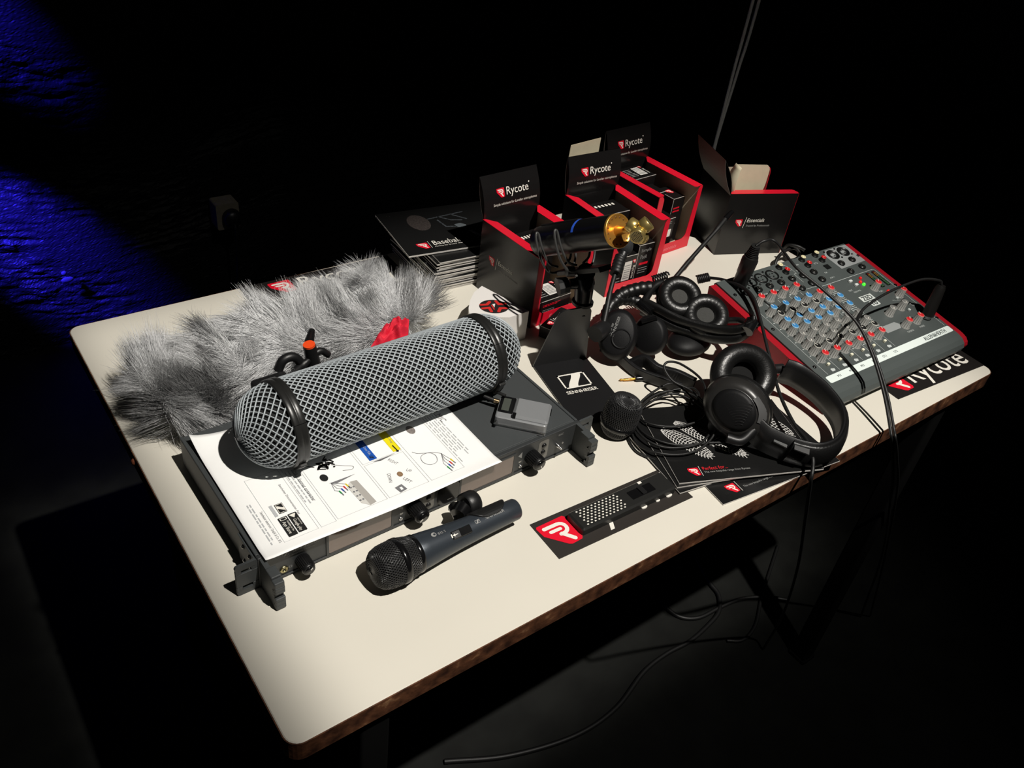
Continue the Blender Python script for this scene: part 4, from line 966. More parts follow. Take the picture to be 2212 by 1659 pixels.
# ------------------------------------------------------------------ small cartons
M_carton = mat('carton_black', (21, 20, 20), 0.3, spec=0.45, rvar=0.06, scale=50)
M_edgew = mat('carton_edge', (196, 192, 186), 0.5)
M_bar = mat('barcode_white', (226, 222, 216), 0.5)
def carton(box, x, y, z, w, d, h, label, rz=0.0, top='barcode', front=None, edges=True, tiltx=0.0):
    """box: display box empty whose frame x, y are given in"""
    M0 = Matrix.Translation(box.location) @ box.rotation_euler.to_matrix().to_4x4() if box is not None else Matrix.Identity(4)
    p = M0 @ Vector((x, y, z)) if box is not None else Vector((x, y, ZT + z))
    r = thing('carton', label, 'carton', tuple(p), 0.0, 'small black accessory cartons')
    r.rotation_euler = (math.radians(tiltx), 0, (box.rotation_euler.z if box is not None else 0) + math.radians(rz))
    mb = MB(); mb.box(0, w, 0, d, 0, h); bev(mb.build('carton_body', M_carton, r), 0.0005, 1)
    if edges:
        mb = MB(); t = 0.0005
        mb.box(0, w, -0.0002, t, h - t, h + 0.0003); mb.box(-0.0002, t, 0, d, h - t, h + 0.0003); mb.box(-0.0002, t, -0.0002, t, 0, h)
        mb.build('white_edges', M_edgew, r)
    up = lambda a, b, rot=0: T(a, b, h + 0.0004) @ RZ(rot)
    fr = lambda a, b, rot=0: T(a, -0.0004, b) @ RX(90) @ RZ(rot)
    def barcode(M, bw, bh):
        mb = MB(); mb.face([(-bw / 2, -bh / 2), (bw / 2, -bh / 2), (bw / 2, bh / 2), (-bw / 2 + bw * 0.1, bh / 2)]); lb = mb.build('barcode_label', M_bar, r, M)
        mb = MB(); y_ = -bh * 0.40
        rr = random.Random(int(bw * 1e5))
        while y_ < bh * 0.36:
            k = rr.uniform(0.025, 0.07) * bh; mb.face(rect(-bw * 0.36, bw * 0.40, y_, y_ + k), 0.0002); y_ += k + rr.uniform(0.03, 0.08) * bh
        mb.build('barcode_bars', M_grey_print, lb)
    for face, M, a, b in ((top, up, w, d), (front, fr, w, h)):
        if face == 'barcode':
            barcode(M(a * 0.62, b * 0.52), a * 0.34, b * 0.62)
            mb = MB(); bars(mb, -a * 0.18, a * 0.18, -b * 0.32, b * 0.32, 6, 0.35); mb.build('fine_print', M_grey_print, r, M(a * 0.24, b * 0.5))
            shield_logo(r, M(a * 0.88, b * 0.80), min(a, b) * 0.13); lettering(r, 'Rycote', b * 0.42, b * 0.11, M(a * 0.90, b * 0.44, -90), M_white)
        elif face == 'logo': shield_logo(r, M(a * 0.5, b * 0.6), min(a, b) * 0.42)
        elif face == 'dashes':
            mb = MB()
            for k in range(7): mb.face(rect(a * (0.12 + 0.11 * k), a * (0.18 + 0.11 * k), b * 0.60, b * 0.75))
            mb.build('fine_print', M_white, r, M(0, 0)); 
        elif face == 'sample':
            lettering(r, 'Sample', a * 0.62, b * 0.11, M(a * 0.48, b * 0.84), M_grey_print); lettering(r, 'Pack', a * 0.42, b * 0.10, M(a * 0.40, b * 0.68), M_grey_print)
            mb = MB(); bars(mb, -a * 0.30, a * 0.30, -b * 0.05, b * 0.05, 1, 0.6); mb.build('red_print', M_red, r, M(a * 0.48, b * 0.50)); mb = MB(); bars(mb, -a * 0.30, a * 0.30, -b * 0.09, b * 0.09, 3, 0.35); mb.build('fine_print', M_grey_print, r, M(a * 0.48, b * 0.32))
        elif face == 'icons':
            mb = MB(); mb.face(circ(a * 0.40, b * 0.66, a * 0.13, 16)); mb.build('disc_icon', M_white, r, M(0, 0)); mb = MB(); mb.prism(circ(0, 0, a * 0.15, 18), 0, 0.0002); ic = mb.build('ring_icon', M_white, r, M(a * 0.40, b * 0.34)); mb = MB(); mb.face(circ(0, 0, a * 0.09, 16), 0.0004); mb.build('ring_icon_hole', M_carton, ic)
            mb = MB(); mb.face(rrect(a * 0.60, a * 0.85, b * 0.42, b * 0.66, 0.001)); mb.build('pad_icon', M_white, r, M(0, 0)); mb = MB(); bars(mb, a * 0.3, a * 0.9, b * 0.82, b * 0.93, 2, 0.4); mb.build('fine_print', M_grey_print, r, M(0, 0))
        elif face == 'text':
            mb = MB(); bars(mb, a * 0.12, a * 0.6, b * 0.15, b * 0.55, 5, 0.3); mb.build('fine_print', M_grey_print, r, M(0, 0)); mb = MB(); bars(mb, a * 0.12, a * 0.7, b * 0.68, b * 0.82, 2, 0.5); mb.build('red_print', M_red, r, M(0, 0))
    return r
# first display box
carton(b1, 0.050, 0.074, 0.0016, 0.052, 0.055, 0.088, 'black carton at the back of the display box beside the brochures', top='dashes', front='text')
carton(b1, 0.014, 0.062, 0.0016, 0.034, 0.066, 0.070, 'black carton along the left wall of the display box beside the brochures', top='text', front='text')
carton(b1, 0.022, 0.008, 0.0016, 0.066, 0.050, 0.034, 'low barcode carton at the front of the display box beside the brochures', top='barcode', front='text')
# middle display box
carton(b2, 0.030, 0.080, 0.0016, 0.070, 0.046, 0.104, 'long black carton with white ticks at the back of the middle display box', top='dashes', front='text')
carton(b2, 0.020, 0.012, 0.0016, 0.052, 0.062, 0.060, 'barcode carton behind the gold microphone in the middle display box', top='text', front='barcode')
carton(b2, 0.074, 0.014, 0.0016, 0.036, 0.060, 0.074, 'upright sample pack carton in the middle display box', top='logo', front='sample')
# rear display box
carton(b3, 0.030, 0.086, 0.0016, 0.056, 0.048, 0.114, 'tall barcode carton at the back of the rearmost display box', top='barcode', front='text')
carton(b3, 0.034, 0.046, 0.0016, 0.040, 0.036, 0.100, 'plain black carton in the middle of the rearmost display box', top=None, front='text')
carton(b3, 0.077, 0.026, 0.0016, 0.032, 0.046, 0.092, 'upright carton with red badge on top in the rearmost display box', top='logo', front='text')
carton(b3, 0.032, 0.010, 0.0016, 0.042, 0.032, 0.064, 'carton with round white icons at the front of the rearmost display box', top=None, front='icons')
# carton lying in front of the first box
cf = carton(None, 0.6120, 0.3940, 0.0005, 0.070, 0.030, 0.020, 'small barcode carton on the table in front of the display box', rz=24, top=None, front=None)
cf_t = lambda a, b, rot=0: T(a, b, 0.0205) @ RZ(rot)
shield_logo(cf, cf_t(0.016, 0.020), 0.010); lettering(cf, 'Essentials', 0.026, 0.006, cf_t(0.042, 0.020), M_white); mb = MB(); mb.face(rect(-0.0003, 0.0003, -0.006, 0.006)); mb.build('divider_line', M_white, cf, cf_t(0.0255, 0.020))
mb = MB(); mb.face(rect(-0.010, 0.010, -0.0065, 0.0065)); lb = mb.build('barcode_label', M_bar, cf, T(0.034, -0.0004, 0.010) @ RX(90)); mb = MB()
for k in range(6): mb.face(rect(-0.007, 0.007, -0.0055 + 0.002 * k, -0.0045 + 0.002 * k), 0.0002)
mb.build('barcode_bars', M_grey_print, lb); lettering(cf, 'Rycote', 0.014, 0.005, T(0.012, -0.0004, 0.010) @ RX(90) @ RZ(90), M_grey_print)

# ------------------------------------------------------------------ white box with an oval window
wb = thing('white_box', 'small white pointed gift box with an oval window showing red shapes', 'box', (0.541, 0.455, ZT))
pl = [(0.5410, 0.4260), (0.5785, 0.4265), (0.5540, 0.5180), (0.5330, 0.5080), (0.5150, 0.4920), (0.5000, 0.4740), (0.4880, 0.4525)]
pl = [(x - 0.541, y - 0.455) for x, y in pl]
M_wcard = mat('white_card', (236, 232, 228), 0.35, spec=0.4)
mb = MB(); mb.prism(pl, 0.0005, 0.050); bev(mb.build('carton_body', M_wcard, wb), 0.0008, 2)
win = T(-0.004, 0.0055, 0.0503) @ RZ(-26)
mb = MB(); mb.face(circ(0, 0, 0.0225, 32, 0.0185)); wn = mb.build('oval_window', mat('window_dark', (44, 40, 40), 0.25), wb, win)
M_lyre = mat('lyre_red', (206, 48, 44), 0.4)
for k, pts in enumerate(([(-0.019, 0.004), (-0.010, 0.005), (-0.005, 0.012)], [(-0.018, -0.006), (-0.008, -0.004), (-0.006, -0.014)], [(0.005, 0.014), (0.008, 0.006), (0.018, 0.007)], [(0.005, -0.014), (0.009, -0.005), (0.018, -0.005)], [(-0.003, 0.003), (-0.001, -0.008)])):
    mb = MB(); stroke(mb, pts, 0.0050 if k < 4 else 0.0022, 0.0003); mb.build('red_clip_shape', M_lyre, wn)
mb = MB(); mb.face([(-0.002, 0.006), (0.003, 0.007), (0.0, -0.004)], 0.0005); mb.build('white_wedge', M_wcard, wn)

# ------------------------------------------------------------------ brochures
M_broch = mat('brochure_black', (25, 25, 25), 0.28, spec=0.45, rvar=0.06, scale=30)
M_pages = mat('page_edges', (206, 202, 196), 0.7, var=0.15, scale=900, aniso=(1, 1, 14))
AW, AH = 0.210, 0.148
def brochure(x, y, z, ang, label, group, th=0.0022, bulge=0.0, cover=None, rx=0.0, ry=0.0):
    r = thing('brochure', label, 'brochure', (x, y, ZT + z), math.radians(ang), group, rot=(math.radians(rx), math.radians(ry), math.radians(ang)))
    mb = MB(); mb.box(-0.0003, AW + 0.0003, -0.0003, AH - 0.0006, 0.0002, th - 0.0002); mb.build('pages', M_pages, r)
    mb = MB(); mb.box(0, AW, 0, AH, th - 0.0002, th); mb.box(0, AW, 0, AH, 0, 0.0002); mb.build('cover', M_broch, r)
    up = lambda a, b, rot=0: T(a, b, th + 0.0003) @ RZ(rot)
    if cover == 'baseball':
        shield_logo(r, up(0.035, 0.024), 0.018); mb = MB(); mb.face(rect(-0.0003, 0.0003, -0.011, 0.011)); mb.build('divider_line', M_white, r, up(0.0475, 0.025))
        lettering(r, 'Baseball', 0.048, 0.0135, up(0.078, 0.0285), M_white); lettering(r, "Minimise the 'Smooch' when booming!", 0.068, 0.0044, up(0.0875, 0.0165), M_white)
        mb = MB(); mb.face(circ(0.060, 0.100, 0.019, 24, 0.028)); mb.build('windshield_picture', mat('ink_dusk', (64, 58, 56), 0.35, var=0.3, scale=300), r, up(0, 0))
        mb = MB()
        for a in ([(0.080, 0.108), (0.150, 0.118)], [(0.095, 0.100), (0.100, 0.075), (0.122, 0.070)], [(0.100, 0.112), (0.118, 0.095), (0.136, 0.090)], [(0.118, 0.070), (0.132, 0.052)], [(0.128, 0.112), (0.146, 0.092)]): stroke(mb, a, 0.0030, 0)
        mb.build('microphone_picture', mat('ink_steel', (70, 74, 78), 0.3, var=0.5, scale=260), r, up(0, 0))
        mb = MB(); mb.face([(0.116, 0.078), (0.128, 0.080), (0.136, 0.072), (0.130, 0.058), (0.122, 0.062), (0.118, 0.070)], 0.0002); mb.build('mount_picture', mat('ink_slate', (92, 98, 102), 0.35), r, up(0, 0))
        mb = MB(); stroke(mb, [(0.134, 0.050), (0.143, 0.030)], 0.006, 0.0002); mb.build('handle_picture', mat('ink_silver', (176, 176, 178), 0.4, var=0.4, scale=260), r, up(0, 0)); mb = MB(); stroke(mb, [(0.142, 0.020), (0.156, 0.019)], 0.006, 0.0003); mb.build('purple_picture', mat('ink_purple', (176, 92, 178), 0.5), r, up(0, 0))
    if cover == 'perfect':
        shield_logo(r, up(0.028, 0.017), 0.014); mb = MB(); mb.face(rect(-0.0003, 0.0003, -0.009, 0.009)); mb.build('divider_line', M_white, r, up(0.0375, 0.017))
        lettering(r, 'Perfect for...', 0.036, 0.0062, up(0.0595, 0.0210), mat('print_redtext', (224, 40, 50), 0.4)); lettering(r, 'The new bespoke range from Rycote', 0.066, 0.0046, up(0.0745, 0.0140), M_grey_print)
        # big picture: woven mesh of wind shields
        def weave(cx, cy, l, wd, ang_, n1, n2, name):
            mb = MB()
            for i in range(n1):
                t = -1 + 2 * i / (n1 - 1); pts = []
                for q in range(9):
                    s_ = -1 + 2 * q / 8; pts.append((t * l + 0.004 * s_ * s_, s_ * wd * math.sqrt(max(0.05, 1 - t * t * 0.92))))
                stroke(mb, pts, 0.0011, 0, n=5)
            for i in range(n2):
                t = -1 + 2 * i / (n2 - 1); pts = [(-l + 2 * l * q / 12, t * wd * math.sqrt(max(0.05, 1 - ((q - 6) / 6) ** 2 * 0.92)) + 0.0012) for q in range(13)]
                stroke(mb, pts, 0.0008, 0.0001, n=5)
            o = mb.build(name, mat('ink_mesh', (212, 210, 206), 0.4), r, up(cx, cy, ang_)); o['kind'] = 'stuff'
        weave(0.040, 0.072, 0.038, 0.0125, -52, 19, 6, 'mesh_picture'); weave(0.076, 0.076, 0.052, 0.0115, -46, 24, 6, 'mesh_picture'); weave(0.148, 0.100, 0.032, 0.020, -50, 15, 8, 'mesh_picture'); weave(0.182, 0.092, 0.030, 0.013, -56, 13, 6, 'mesh_picture')
    if cover == 'low':
        shield_logo(r, up(0.030, 0.018), 0.015); mb = MB(); mb.face(rect(-0.0003, 0.0003, -0.009, 0.009)); mb.build('divider_line', M_white, r, up(0.041, 0.018)); lettering(r, 'The new bespoke range from Rycote', 0.066, 0.0046, up(0.080, 0.0140), M_grey_print)
    return r
# stack beside the first display box: many copies, slightly out of square
rr_ = random.Random(11)
zz = 0.0005; nst = 22
ords = ['lowest', 'second lowest', 'third lowest', 'fourth lowest', 'fifth lowest', 'sixth lowest', 'seventh lowest', 'eighth lowest', 'ninth lowest', 'tenth lowest', 'eleventh lowest', 'twelfth lowest', 'thirteenth lowest', 'fourteenth lowest', 'fifteenth lowest', 'sixteenth lowest', 'seventeenth lowest', 'eighteenth lowest', 'fifth from top', 'fourth from top', 'third from top', 'second from top']
src = None
for k in range(nst):
    off = rr_.uniform(-0.004, 0.003) + (0.006 if k > 14 else 0.0); th = 0.0024
    x = 0.520 + off; y = 0.6000 + rr_.uniform(-0.002, 0.002); a = -4.0 + rr_.uniform(-1.0, 1.0) + (2.0 if k in (9, 15) else 0)
    lab = 'black brochure, %s in the stack beside the display box' % ords[k]
    if src is None: src = brochure(x, y, zz, a, lab, 'stacked black brochures', th)
    else:
        c = src.copy(); COL.objects.link(c); c.location = (x, y, ZT + zz); c.rotation_euler = (0, 0, math.radians(a)); c['label'] = lab
        for ch in list(src.children):
            q = ch.copy(); COL.objects.link(q); q.parent = c
    zz += th + 0.0001
top_b = brochure(0.4890, 0.6310, zz + 0.0006, -7.5, 'topmost brochure with a microphone picture, askew on the stack', 'stacked black brochures', 0.0030, cover='baseball')
# pile near the front edge, under the headphones
brochure(0.5850, 0.0150, 0.0004, -6.5, 'lowest brochure at the front edge with only its red badge corner showing', 'front brochures', 0.0016, cover='low')
brochure(0.5480, 0.0560, 0.0022, -8.0, 'plain black brochure sticking out left under the front pile', 'front brochures', 0.0020)
brochure(0.5500, 0.0640, 0.0044, -18.0, 'brochure second from top of the front pile, fanned out', 'front brochures', 0.0022)
brochure(0.5555, 0.0665, 0.0068, -21.8, 'top brochure with woven mesh picture under the front headphones', 'front brochures', 0.0024, cover='perfect')

# ------------------------------------------------------------------ flat strips and card
def strip(x, y, ang, w, h, label):
    r = thing('sign_strip', label, 'sign', (x, y, ZT + 0.0002), math.radians(ang), 'black lettered strips')
    mb = MB(); mb.box(0, w, 0, h, 0, 0.0008); mb.build('board', mat('strip_black', (30, 27, 26), 0.45, spec=0.35), r); return r
st = strip(1.0000, 0.0352, -4.2, 0.222, 0.080, 'black strip with large white lettering under the mixer at the table corner')
shield_logo(st, T(0.030, 0.030, 0.0012), 0.040); lettering(st, 'Rycote', 0.145, 0.054, T(0.134, 0.030, 0.0012), M_white, bold=0.006)
sb_ = strip(0.2500, 0.6900, -1.0, 0.260, 0.052, 'black strip with large lettering at the back edge behind the fur')
shield_logo(sb_, T(0.060, 0.028, 0.0012), 0.034); lettering(sb_, 'Rycote', 0.120, 0.036, T(0.150, 0.026, 0.0012), M_white, bold=0.006)
cd = thing('sign_card', 'black card with a large red badge under the slim perforated device', 'card', (0.3494, 0.0512, ZT + 0.0003), math.radians(-1.8), 'black lettered strips')
mb = MB(); mb.box(0, 0.2115, 0, 0.0592, 0, 0.0008); mb.build('board', mat('card_taupe_black', (48, 44, 41), 0.5, spec=0.3), cd)
shield_logo(cd, T(0.0235, 0.0325, 0.0012), 0.040); lettering(cd, 'Rycote', 0.145, 0.046, T(0.125, 0.0285, 0.0012), M_white, bold=0.006)
mb = MB(); mb.lathe([(0.0026, 0), (0.0034, 0.0001)], 20); mb.build('registered_ring', M_white, cd, T(0.2050, 0.0530, 0.0011)); lettering(cd, 'R', 0.0026, 0.0032, T(0.2050, 0.0530, 0.0012), M_white)

# slim perforated device on the card
dv = thing('perforated_device', 'slim black plastic device with a hole grid lying on the badge card', 'device', (0.4705, 0.0790, ZT + 0.0012), math.radians(-1.0))
M_dev = mat('device_black', (33, 33, 32), 0.42, spec=0.4, bump=0.12, scale=1500)
DL, DW, DH = 0.152, 0.0320, 0.0105
ol = rrect(-DL / 2, DL / 2, -DW / 2, DW / 2, 0.0035, 4)
hx0, hx1, nh, mh = -0.066, -0.006, 10, 7
mb = MB(); mb.prism(ol, 0.0, DH, inset=0.0022, dz=0.0022); mb.build('shell', M_dev, dv)
mb = MB()
for i in range(11):
    for j in range(7):
        x = -0.0655 + 0.0058 * i + (0.0029 if j % 2 else 0); y = -0.0112 + 0.0037 * j
        if x > 0.0 - 0.0: continue
        if (i + j * 0.5) < 0.5 + (6 - j) * 0.0 or x > -0.003 + (j - 3) * 0.0: pass
        mb.prism(rrect(x - 0.0013, x + 0.0013, y - 0.0009, y + 0.0009, 0.0006, 2), DH - 0.001, DH + 0.0003)
o = mb.build('hole_grid', mat('hole_white', (228, 224, 214), 0.6), dv); o['kind'] = 'stuff'; o['label'] = 'grid of small bright holes'
mb = MB(); mb.prism(rrect(0.010, 0.048, -0.0068, 0.0068, 0.0012, 3), DH, DH + 0.0004); sl = mb.build('slider_slot', M_blackg, dv)
mb = MB(); mb.prism(rrect(0.0265, 0.0335, -0.0066, 0.0066, 0.001, 3), DH + 0.0004, DH + 0.0022); mb.build('slider', M_black, sl)
mb = MB(); mb.prism(rrect(0.034, 0.0395, 0.0105, 0.0142, 0.0004, 2), DH, DH + 0.0004); mb.build('label_mark', M_white, dv)
for x, s_ in ((0.022, 0.0045), (0.045, 0.0032), (0.064, 0.0048)):
    mb = MB(); mb.prism(circ(0, 0, s_, 16), 0.0002, 0.0016, SCL(1, 0.5, 1)); mb.build('side_stud', M_white, dv, T(x, -DW / 2 - 0.0006, 0.0))

# ------------------------------------------------------------------ mixing desk
mxr = thing('audio_mixer', 'compact grey audio mixer with red side cheeks and rows of knobs', 'mixer', (0.863, 0.060, ZT), math.radians(-1.2))
SLP = math.radians(8.7); PZ0 = 0.036
PM = T(0, 0, PZ0) @ Matrix.Rotation(SLP, 4, 'X')
def pan(s, t, h=0.0): return PM @ T(s, t, h)
M_mix = mat('mixer_grey', (78, 84, 83), 0.42, spec=0.4, bump=0.15, scale=2500, var=0.04)
M_cheek = mat('mixer_cheek_red', (164, 20, 34), 0.38, spec=0.45, bump=0.25, scale=900)
M_kgrey = mat('knob_grey', (156, 156, 152), 0.45, spec=0.4)
M_line = mat('panel_line', (196, 202, 200), 0.5)
M_sock = mat('socket_black', (20, 21, 21), 0.35)
def panz(y): return PZ0 + y * math.tan(SLP)
prof = [(0.266, 0.010), (0.012, 0.009), (0.006, 0.0105), (0.0015, 0.0155), (-0.0005, 0.0220), (0.0020, 0.0290), (0.0080, 0.0350), (0.0160, 0.0380), (0.0230, panz(0.0230)), (0.2690, panz(0.2690)), (0.2720, panz(0.272) - 0.004)]
YZ = Matrix(((0, 0, 1, 0), (1, 0, 0, 0), (0, 1, 0, 0), (0, 0, 0, 1)))
mb = MB(); mb.prism(prof, 0.008, 0.336, YZ); mo_ = mb.build('case', M_mix, mxr)
chp = offset_poly([(y, z) for y, z in prof], 0.0022)
mb = MB(); mb.prism([(y, max(z, 0.004)) for y, z in chp], 0.0, 0.013, YZ); ck = mb.build('side_cheek', M_cheek, mxr, T(-0.006, 0, 0)); bev(ck, 0.003, 3); ck['label'] = 'red moulded side cheek'
c2_ = inst(ck, 'side_cheek', mxr, T(0.337, 0, 0)); bev(c2_, 0.003, 3)
for x in (0.03, 0.31):
    for y in (0.03, 0.24):
        mb = MB(); mb.lathe([(0.008, 0.0), (0.008, 0.0105)], 14); mb.build('rubber_foot', M_rubber, mxr, T(x, y, 0.0003))
# white scribble strip and its legends
mb = MB(); mb.prism(rrect(0.0145, 0.3340, 0.0262, 0.0392, 0.003, 5), 0, 0.0004); ws = mb.build('scribble_strip', mat('strip_white', (232, 242, 238), 0.4, spec=0.35), mxr, pan(0, 0))
M_stxt = mat('strip_text', (70, 78, 78), 0.5)
SX = [0.0395 + 0.0281 * k for k in range(4)] + [0.1510, 0.1798]
for k, tx in enumerate(('M1', 'M2', 'M3', 'M4', 'ST1', 'ST2')): lettering(ws, tx, 0.0070 if k < 4 else 0.0085, 0.0042, T(SX[k] + 0.001, 0.0328, 0.0006), M_stxt)
lettering(ws, 'ALLEN&HEATH', 0.0600, 0.0078, T(0.2880, 0.0328, 0.0006), M_stxt, bold=0.012)
# knobs: one body per cap colour, copied
def knob_master(name, capm, ptr):
    body = MB(); r0, r1, h = 0.0067, 0.0058, 0.0162
    n = 24; v = []; 
    prof_ = [(r0 + 0.0012, 0.0), (r0 + 0.0012, 0.0008), (r0, 0.0014), (r1, h - 0.0012), (r1 - 0.0004, h - 0.0002)]
    body.lathe(prof_, n)
    for i in range(12):
        a = 2 * math.pi * i / 12; body.tube([(r0 * math.cos(a), r0 * math.sin(a), 0.0018), (r1 * 1.0 * math.cos(a), r1 * 1.0 * math.sin(a), h - 0.003)], 0.00045, 4, cap=False)
    body.cur = 1; body.lathe([(r1 - 0.0002, h - 0.0016), (r1 + 0.0001, h - 0.0002), (r1 - 0.0008, h + 0.0002)], n)
    body.cur = 2; body.lathe([(r1 - 0.0007, h + 0.0001), (r1 - 0.0014, h + 0.0004), (0, h + 0.0004)], n)
    body.cur = 3; body.box(-0.0005, 0.0005, 0.0008, r1 + 0.0002, h + 0.0003, h + 0.0010)
    me_o = body.build(name, [M_kgrey, mat('cap_rim_' + ptr, *( {'red': ((222, 120, 112),), 'blue': ((150, 190, 214),), 'black': ((196, 196, 186),), 'grey': ((168, 168, 164),)}[ptr]), 0.45), capm, M_white], None)
    return me_o
KM = {'red': knob_master('knob_red', mat('cap_red', (206, 38, 44), 0.4), 'red'), 'blue': knob_master('knob_blue', mat('cap_blue', (62, 132, 190), 0.4), 'blue'),
      'black': knob_master('knob_black', mat('cap_black', (28, 28, 28), 0.4), 'black'), 'grey': knob_master('knob_grey', mat('cap_grey', (120, 120, 117), 0.45), 'grey')}
KD = {k: o.data for k, o in KM.items()}
for o in KM.values(): bpy.data.objects.remove(o, do_unlink=True)
def put_knob(col, s, t, ang):
    o = bpy.data.objects.new('%s_cap_knob' % col, KD[col]); COL.objects.link(o); o.parent = mxr; o.matrix_local = pan(s, t) @ RZ(ang)
ROWS = [('red', 0.2060, -40), ('blue', 0.1785, 2), ('black', 0.1628, 35), ('blue', 0.1483, 0), ('blue', 0.1322, 4), ('grey', 0.1160, 140), ('grey', 0.1000, 140), ('black', 0.0850, 30), ('red', 0.0693, -30)]
kr = random.Random(2)
for k in range(4):
    for col, t, a in ROWS: put_knob(col, SX[k], t, a + kr.uniform(-14, 14))
for k in (4, 5):
    for col, t, a in (('red', 0.1785, -35), ('blue', 0.1580, 0), ('blue', 0.1375, 5), ('grey', 0.1160, 140), ('grey', 0.1000, 140), ('black', 0.0850, 30), ('red', 0.0693, -30)): put_knob(col, SX[k], t, a + kr.uniform(-14, 14))
for col, s, t, a in (('red', 0.2822, 0.1575, -30), ('red', 0.3145, 0.1275, -20), ('grey', 0.2859, 0.1030, 150), ('grey', 0.2496, 0.1000, 130), ('red', 0.2522, 0.0680, -45), ('red', 0.2836, 0.0683, -10)): put_knob(col, s, t, a)
# dial marks round the knobs
mb = MB()
for k in range(6):
    for t in ([r[1] for r in ROWS] if k < 4 else [0.1785, 0.1580, 0.1375, 0.1160, 0.1000, 0.0850, 0.0693]):
        for i in range(11):
            a = math.radians(-60 + 30 * i); mb.face(circ(SX[k] + 0.0085 * math.cos(a), t + 0.0078 * math.sin(a), 0.00038, 5), 0.0003)
        mb.face(rect(SX[k] - 0.012, SX[k] - 0.0088, t - 0.004, t - 0.0028), 0.0003)
o = mb.build('dial_marks', M_line, mxr, pan(0, 0)); o['kind'] = 'stuff'
# printed lines
mb = MB()
def ln_(p, w=0.0006): stroke(mb, p, w, 0.0003, n=4)
for k in range(7): ln_([(0.0245 + 0.0279 * k, 0.200 if k < 5 else 0.172), (0.0245 + 0.0279 * k, 0.0420)])
ln_([(0.1900, 0.1975), (0.3270, 0.1975), (0.3300, 0.1945), (0.3290, 0.0420)], 0.0008)
ln_([(0.1560, 0.2640), (0.1660, 0.2640), (0.1700, 0.2520), (0.1700, 0.2400), (0.1640, 0.2400), (0.1640, 0.2180)]); ln_([(0.1580, 0.2500), (0.1690, 0.2500)])
ln_([(0.2900, 0.1230), (0.3050, 0.1180), (0.3230, 0.0900)]); ln_([(0.1080, 0.1990), (0.1200, 0.2040), (0.1800, 0.2010)])
o = mb.build('printed_lines', M_line, mxr, pan(0, 0)); o['kind'] = 'stuff'
# sockets
def socket_xlr(s, t, female=True):
    mb = MB(); mb.lathe([(0.0122, 0.0), (0.0122, 0.0012), (0.0112, 0.0020), (0.0100, 0.0022), (0.0096, 0.0006), (0.0096, -0.0004) if female else (0.0092, 0.0004), (0, -0.0004)], 28)
    x = mb.build('xlr_socket', M_sock, mxr, pan(s, t, 0.0002))
    for a, b in ((0.0, -0.004), (-0.0035, 0.003), (0.0035, 0.003)):
        mb = MB(); mb.lathe([(0.0012, 0.0002), (0.0012, 0.0010 if female else 0.0035), (0, 0.0011 if female else 0.0038)], 8); mb.build('contact', M_blackg if female else M_steel, x, T(a, b, 0))
    for a, b in ((-0.0115, 0.0115), (0.0115, -0.0115)):
        mb = MB(); mb.lathe([(0.0020, 0), (0.0018, 0.0012), (0, 0.0013)], 8); mb.build('screw', M_blackg, x, T(a, b, 0))
for s in (0.0414, 0.0686, 0.0946, 0.1216): socket_xlr(s, 0.2522)
mb = MB(); mb.face([(0.2657, 0.2571), (0.2676, 0.2192), (0.3356, 0.2207), (0.3356, 0.2690), (0.2760, 0.2690)], 0.0003); mb.build('output_patch', mat('patch_light_grey', (150, 154, 154), 0.5), mxr, pan(0, 0))
for s in (0.2846, 0.3130): socket_xlr(s, 0.2545, False)
def socket_jack(s, t, r=0.0068):
    mb = MB(); mb.lathe([(r, 0), (r, 0.0018), (r * 0.82, 0.0030), (r * 0.55, 0.0030), (r * 0.48, 0.0002), (0, 0.0)], 20)
    j = mb.build('jack_socket', M_sock, mxr, pan(s, t, 0.0003)); mb = MB(); mb.lathe([(r * 0.52, 0.0030), (r * 0.50, 0.0034), (r * 0.36, 0.0034), (r * 0.34, 0.0030)], 16); mb.build('socket_rim', mat('rim_dull', (96, 96, 92), 0.35, metal=0.8), j)
for s, t in ((0.0400, 0.2315), (0.0672, 0.2315), (0.0940, 0.2315), (0.1218, 0.2313), (0.1494, 0.2315), (0.1764, 0.2306), (0.2050, 0.2310), (0.1468, 0.2065), (0.1762, 0.2098), (0.2040, 0.2105), (0.2794, 0.2308), (0.3101, 0.2313), (0.3124, 0.2097), (0.2781, 0.2079)): socket_jack(s, t)
def rca(s, t, c):
    mb = MB(); mb.lathe([(0.0062, 0), (0.0062, 0.0010), (0.0045, 0.0014), (0.0045, 0.0075)], 16); r = mb.build('phono_socket', M_sock, mxr, pan(s, t, 0.0002))
    mb = MB(); mb.lathe([(0.0046, 0.0075), (0.0040, 0.0082), (0.0018, 0.0082), (0.0016, 0.0070), (0, 0.0070)], 16); mb.build('insulator', mat('phono_' + c, (214, 206, 166) if c == 'white' else (196, 30, 30), 0.4), r)
for s, t in ((0.1497, 0.2625), (0.2103, 0.2640), (0.2470, 0.2650)): rca(s, t, 'white')
for s, t in ((0.1525, 0.2488), (0.2091, 0.2485), (0.2490, 0.2500)): rca(s, t, 'red')
mb = MB(); mb.prism(rrect(-0.006, 0.006, -0.0055, 0.0055, 0.001), 0, 0.0008); mb.build('usb_socket', M_sock, mxr, pan(0.2440, 0.2330, 0.0002))
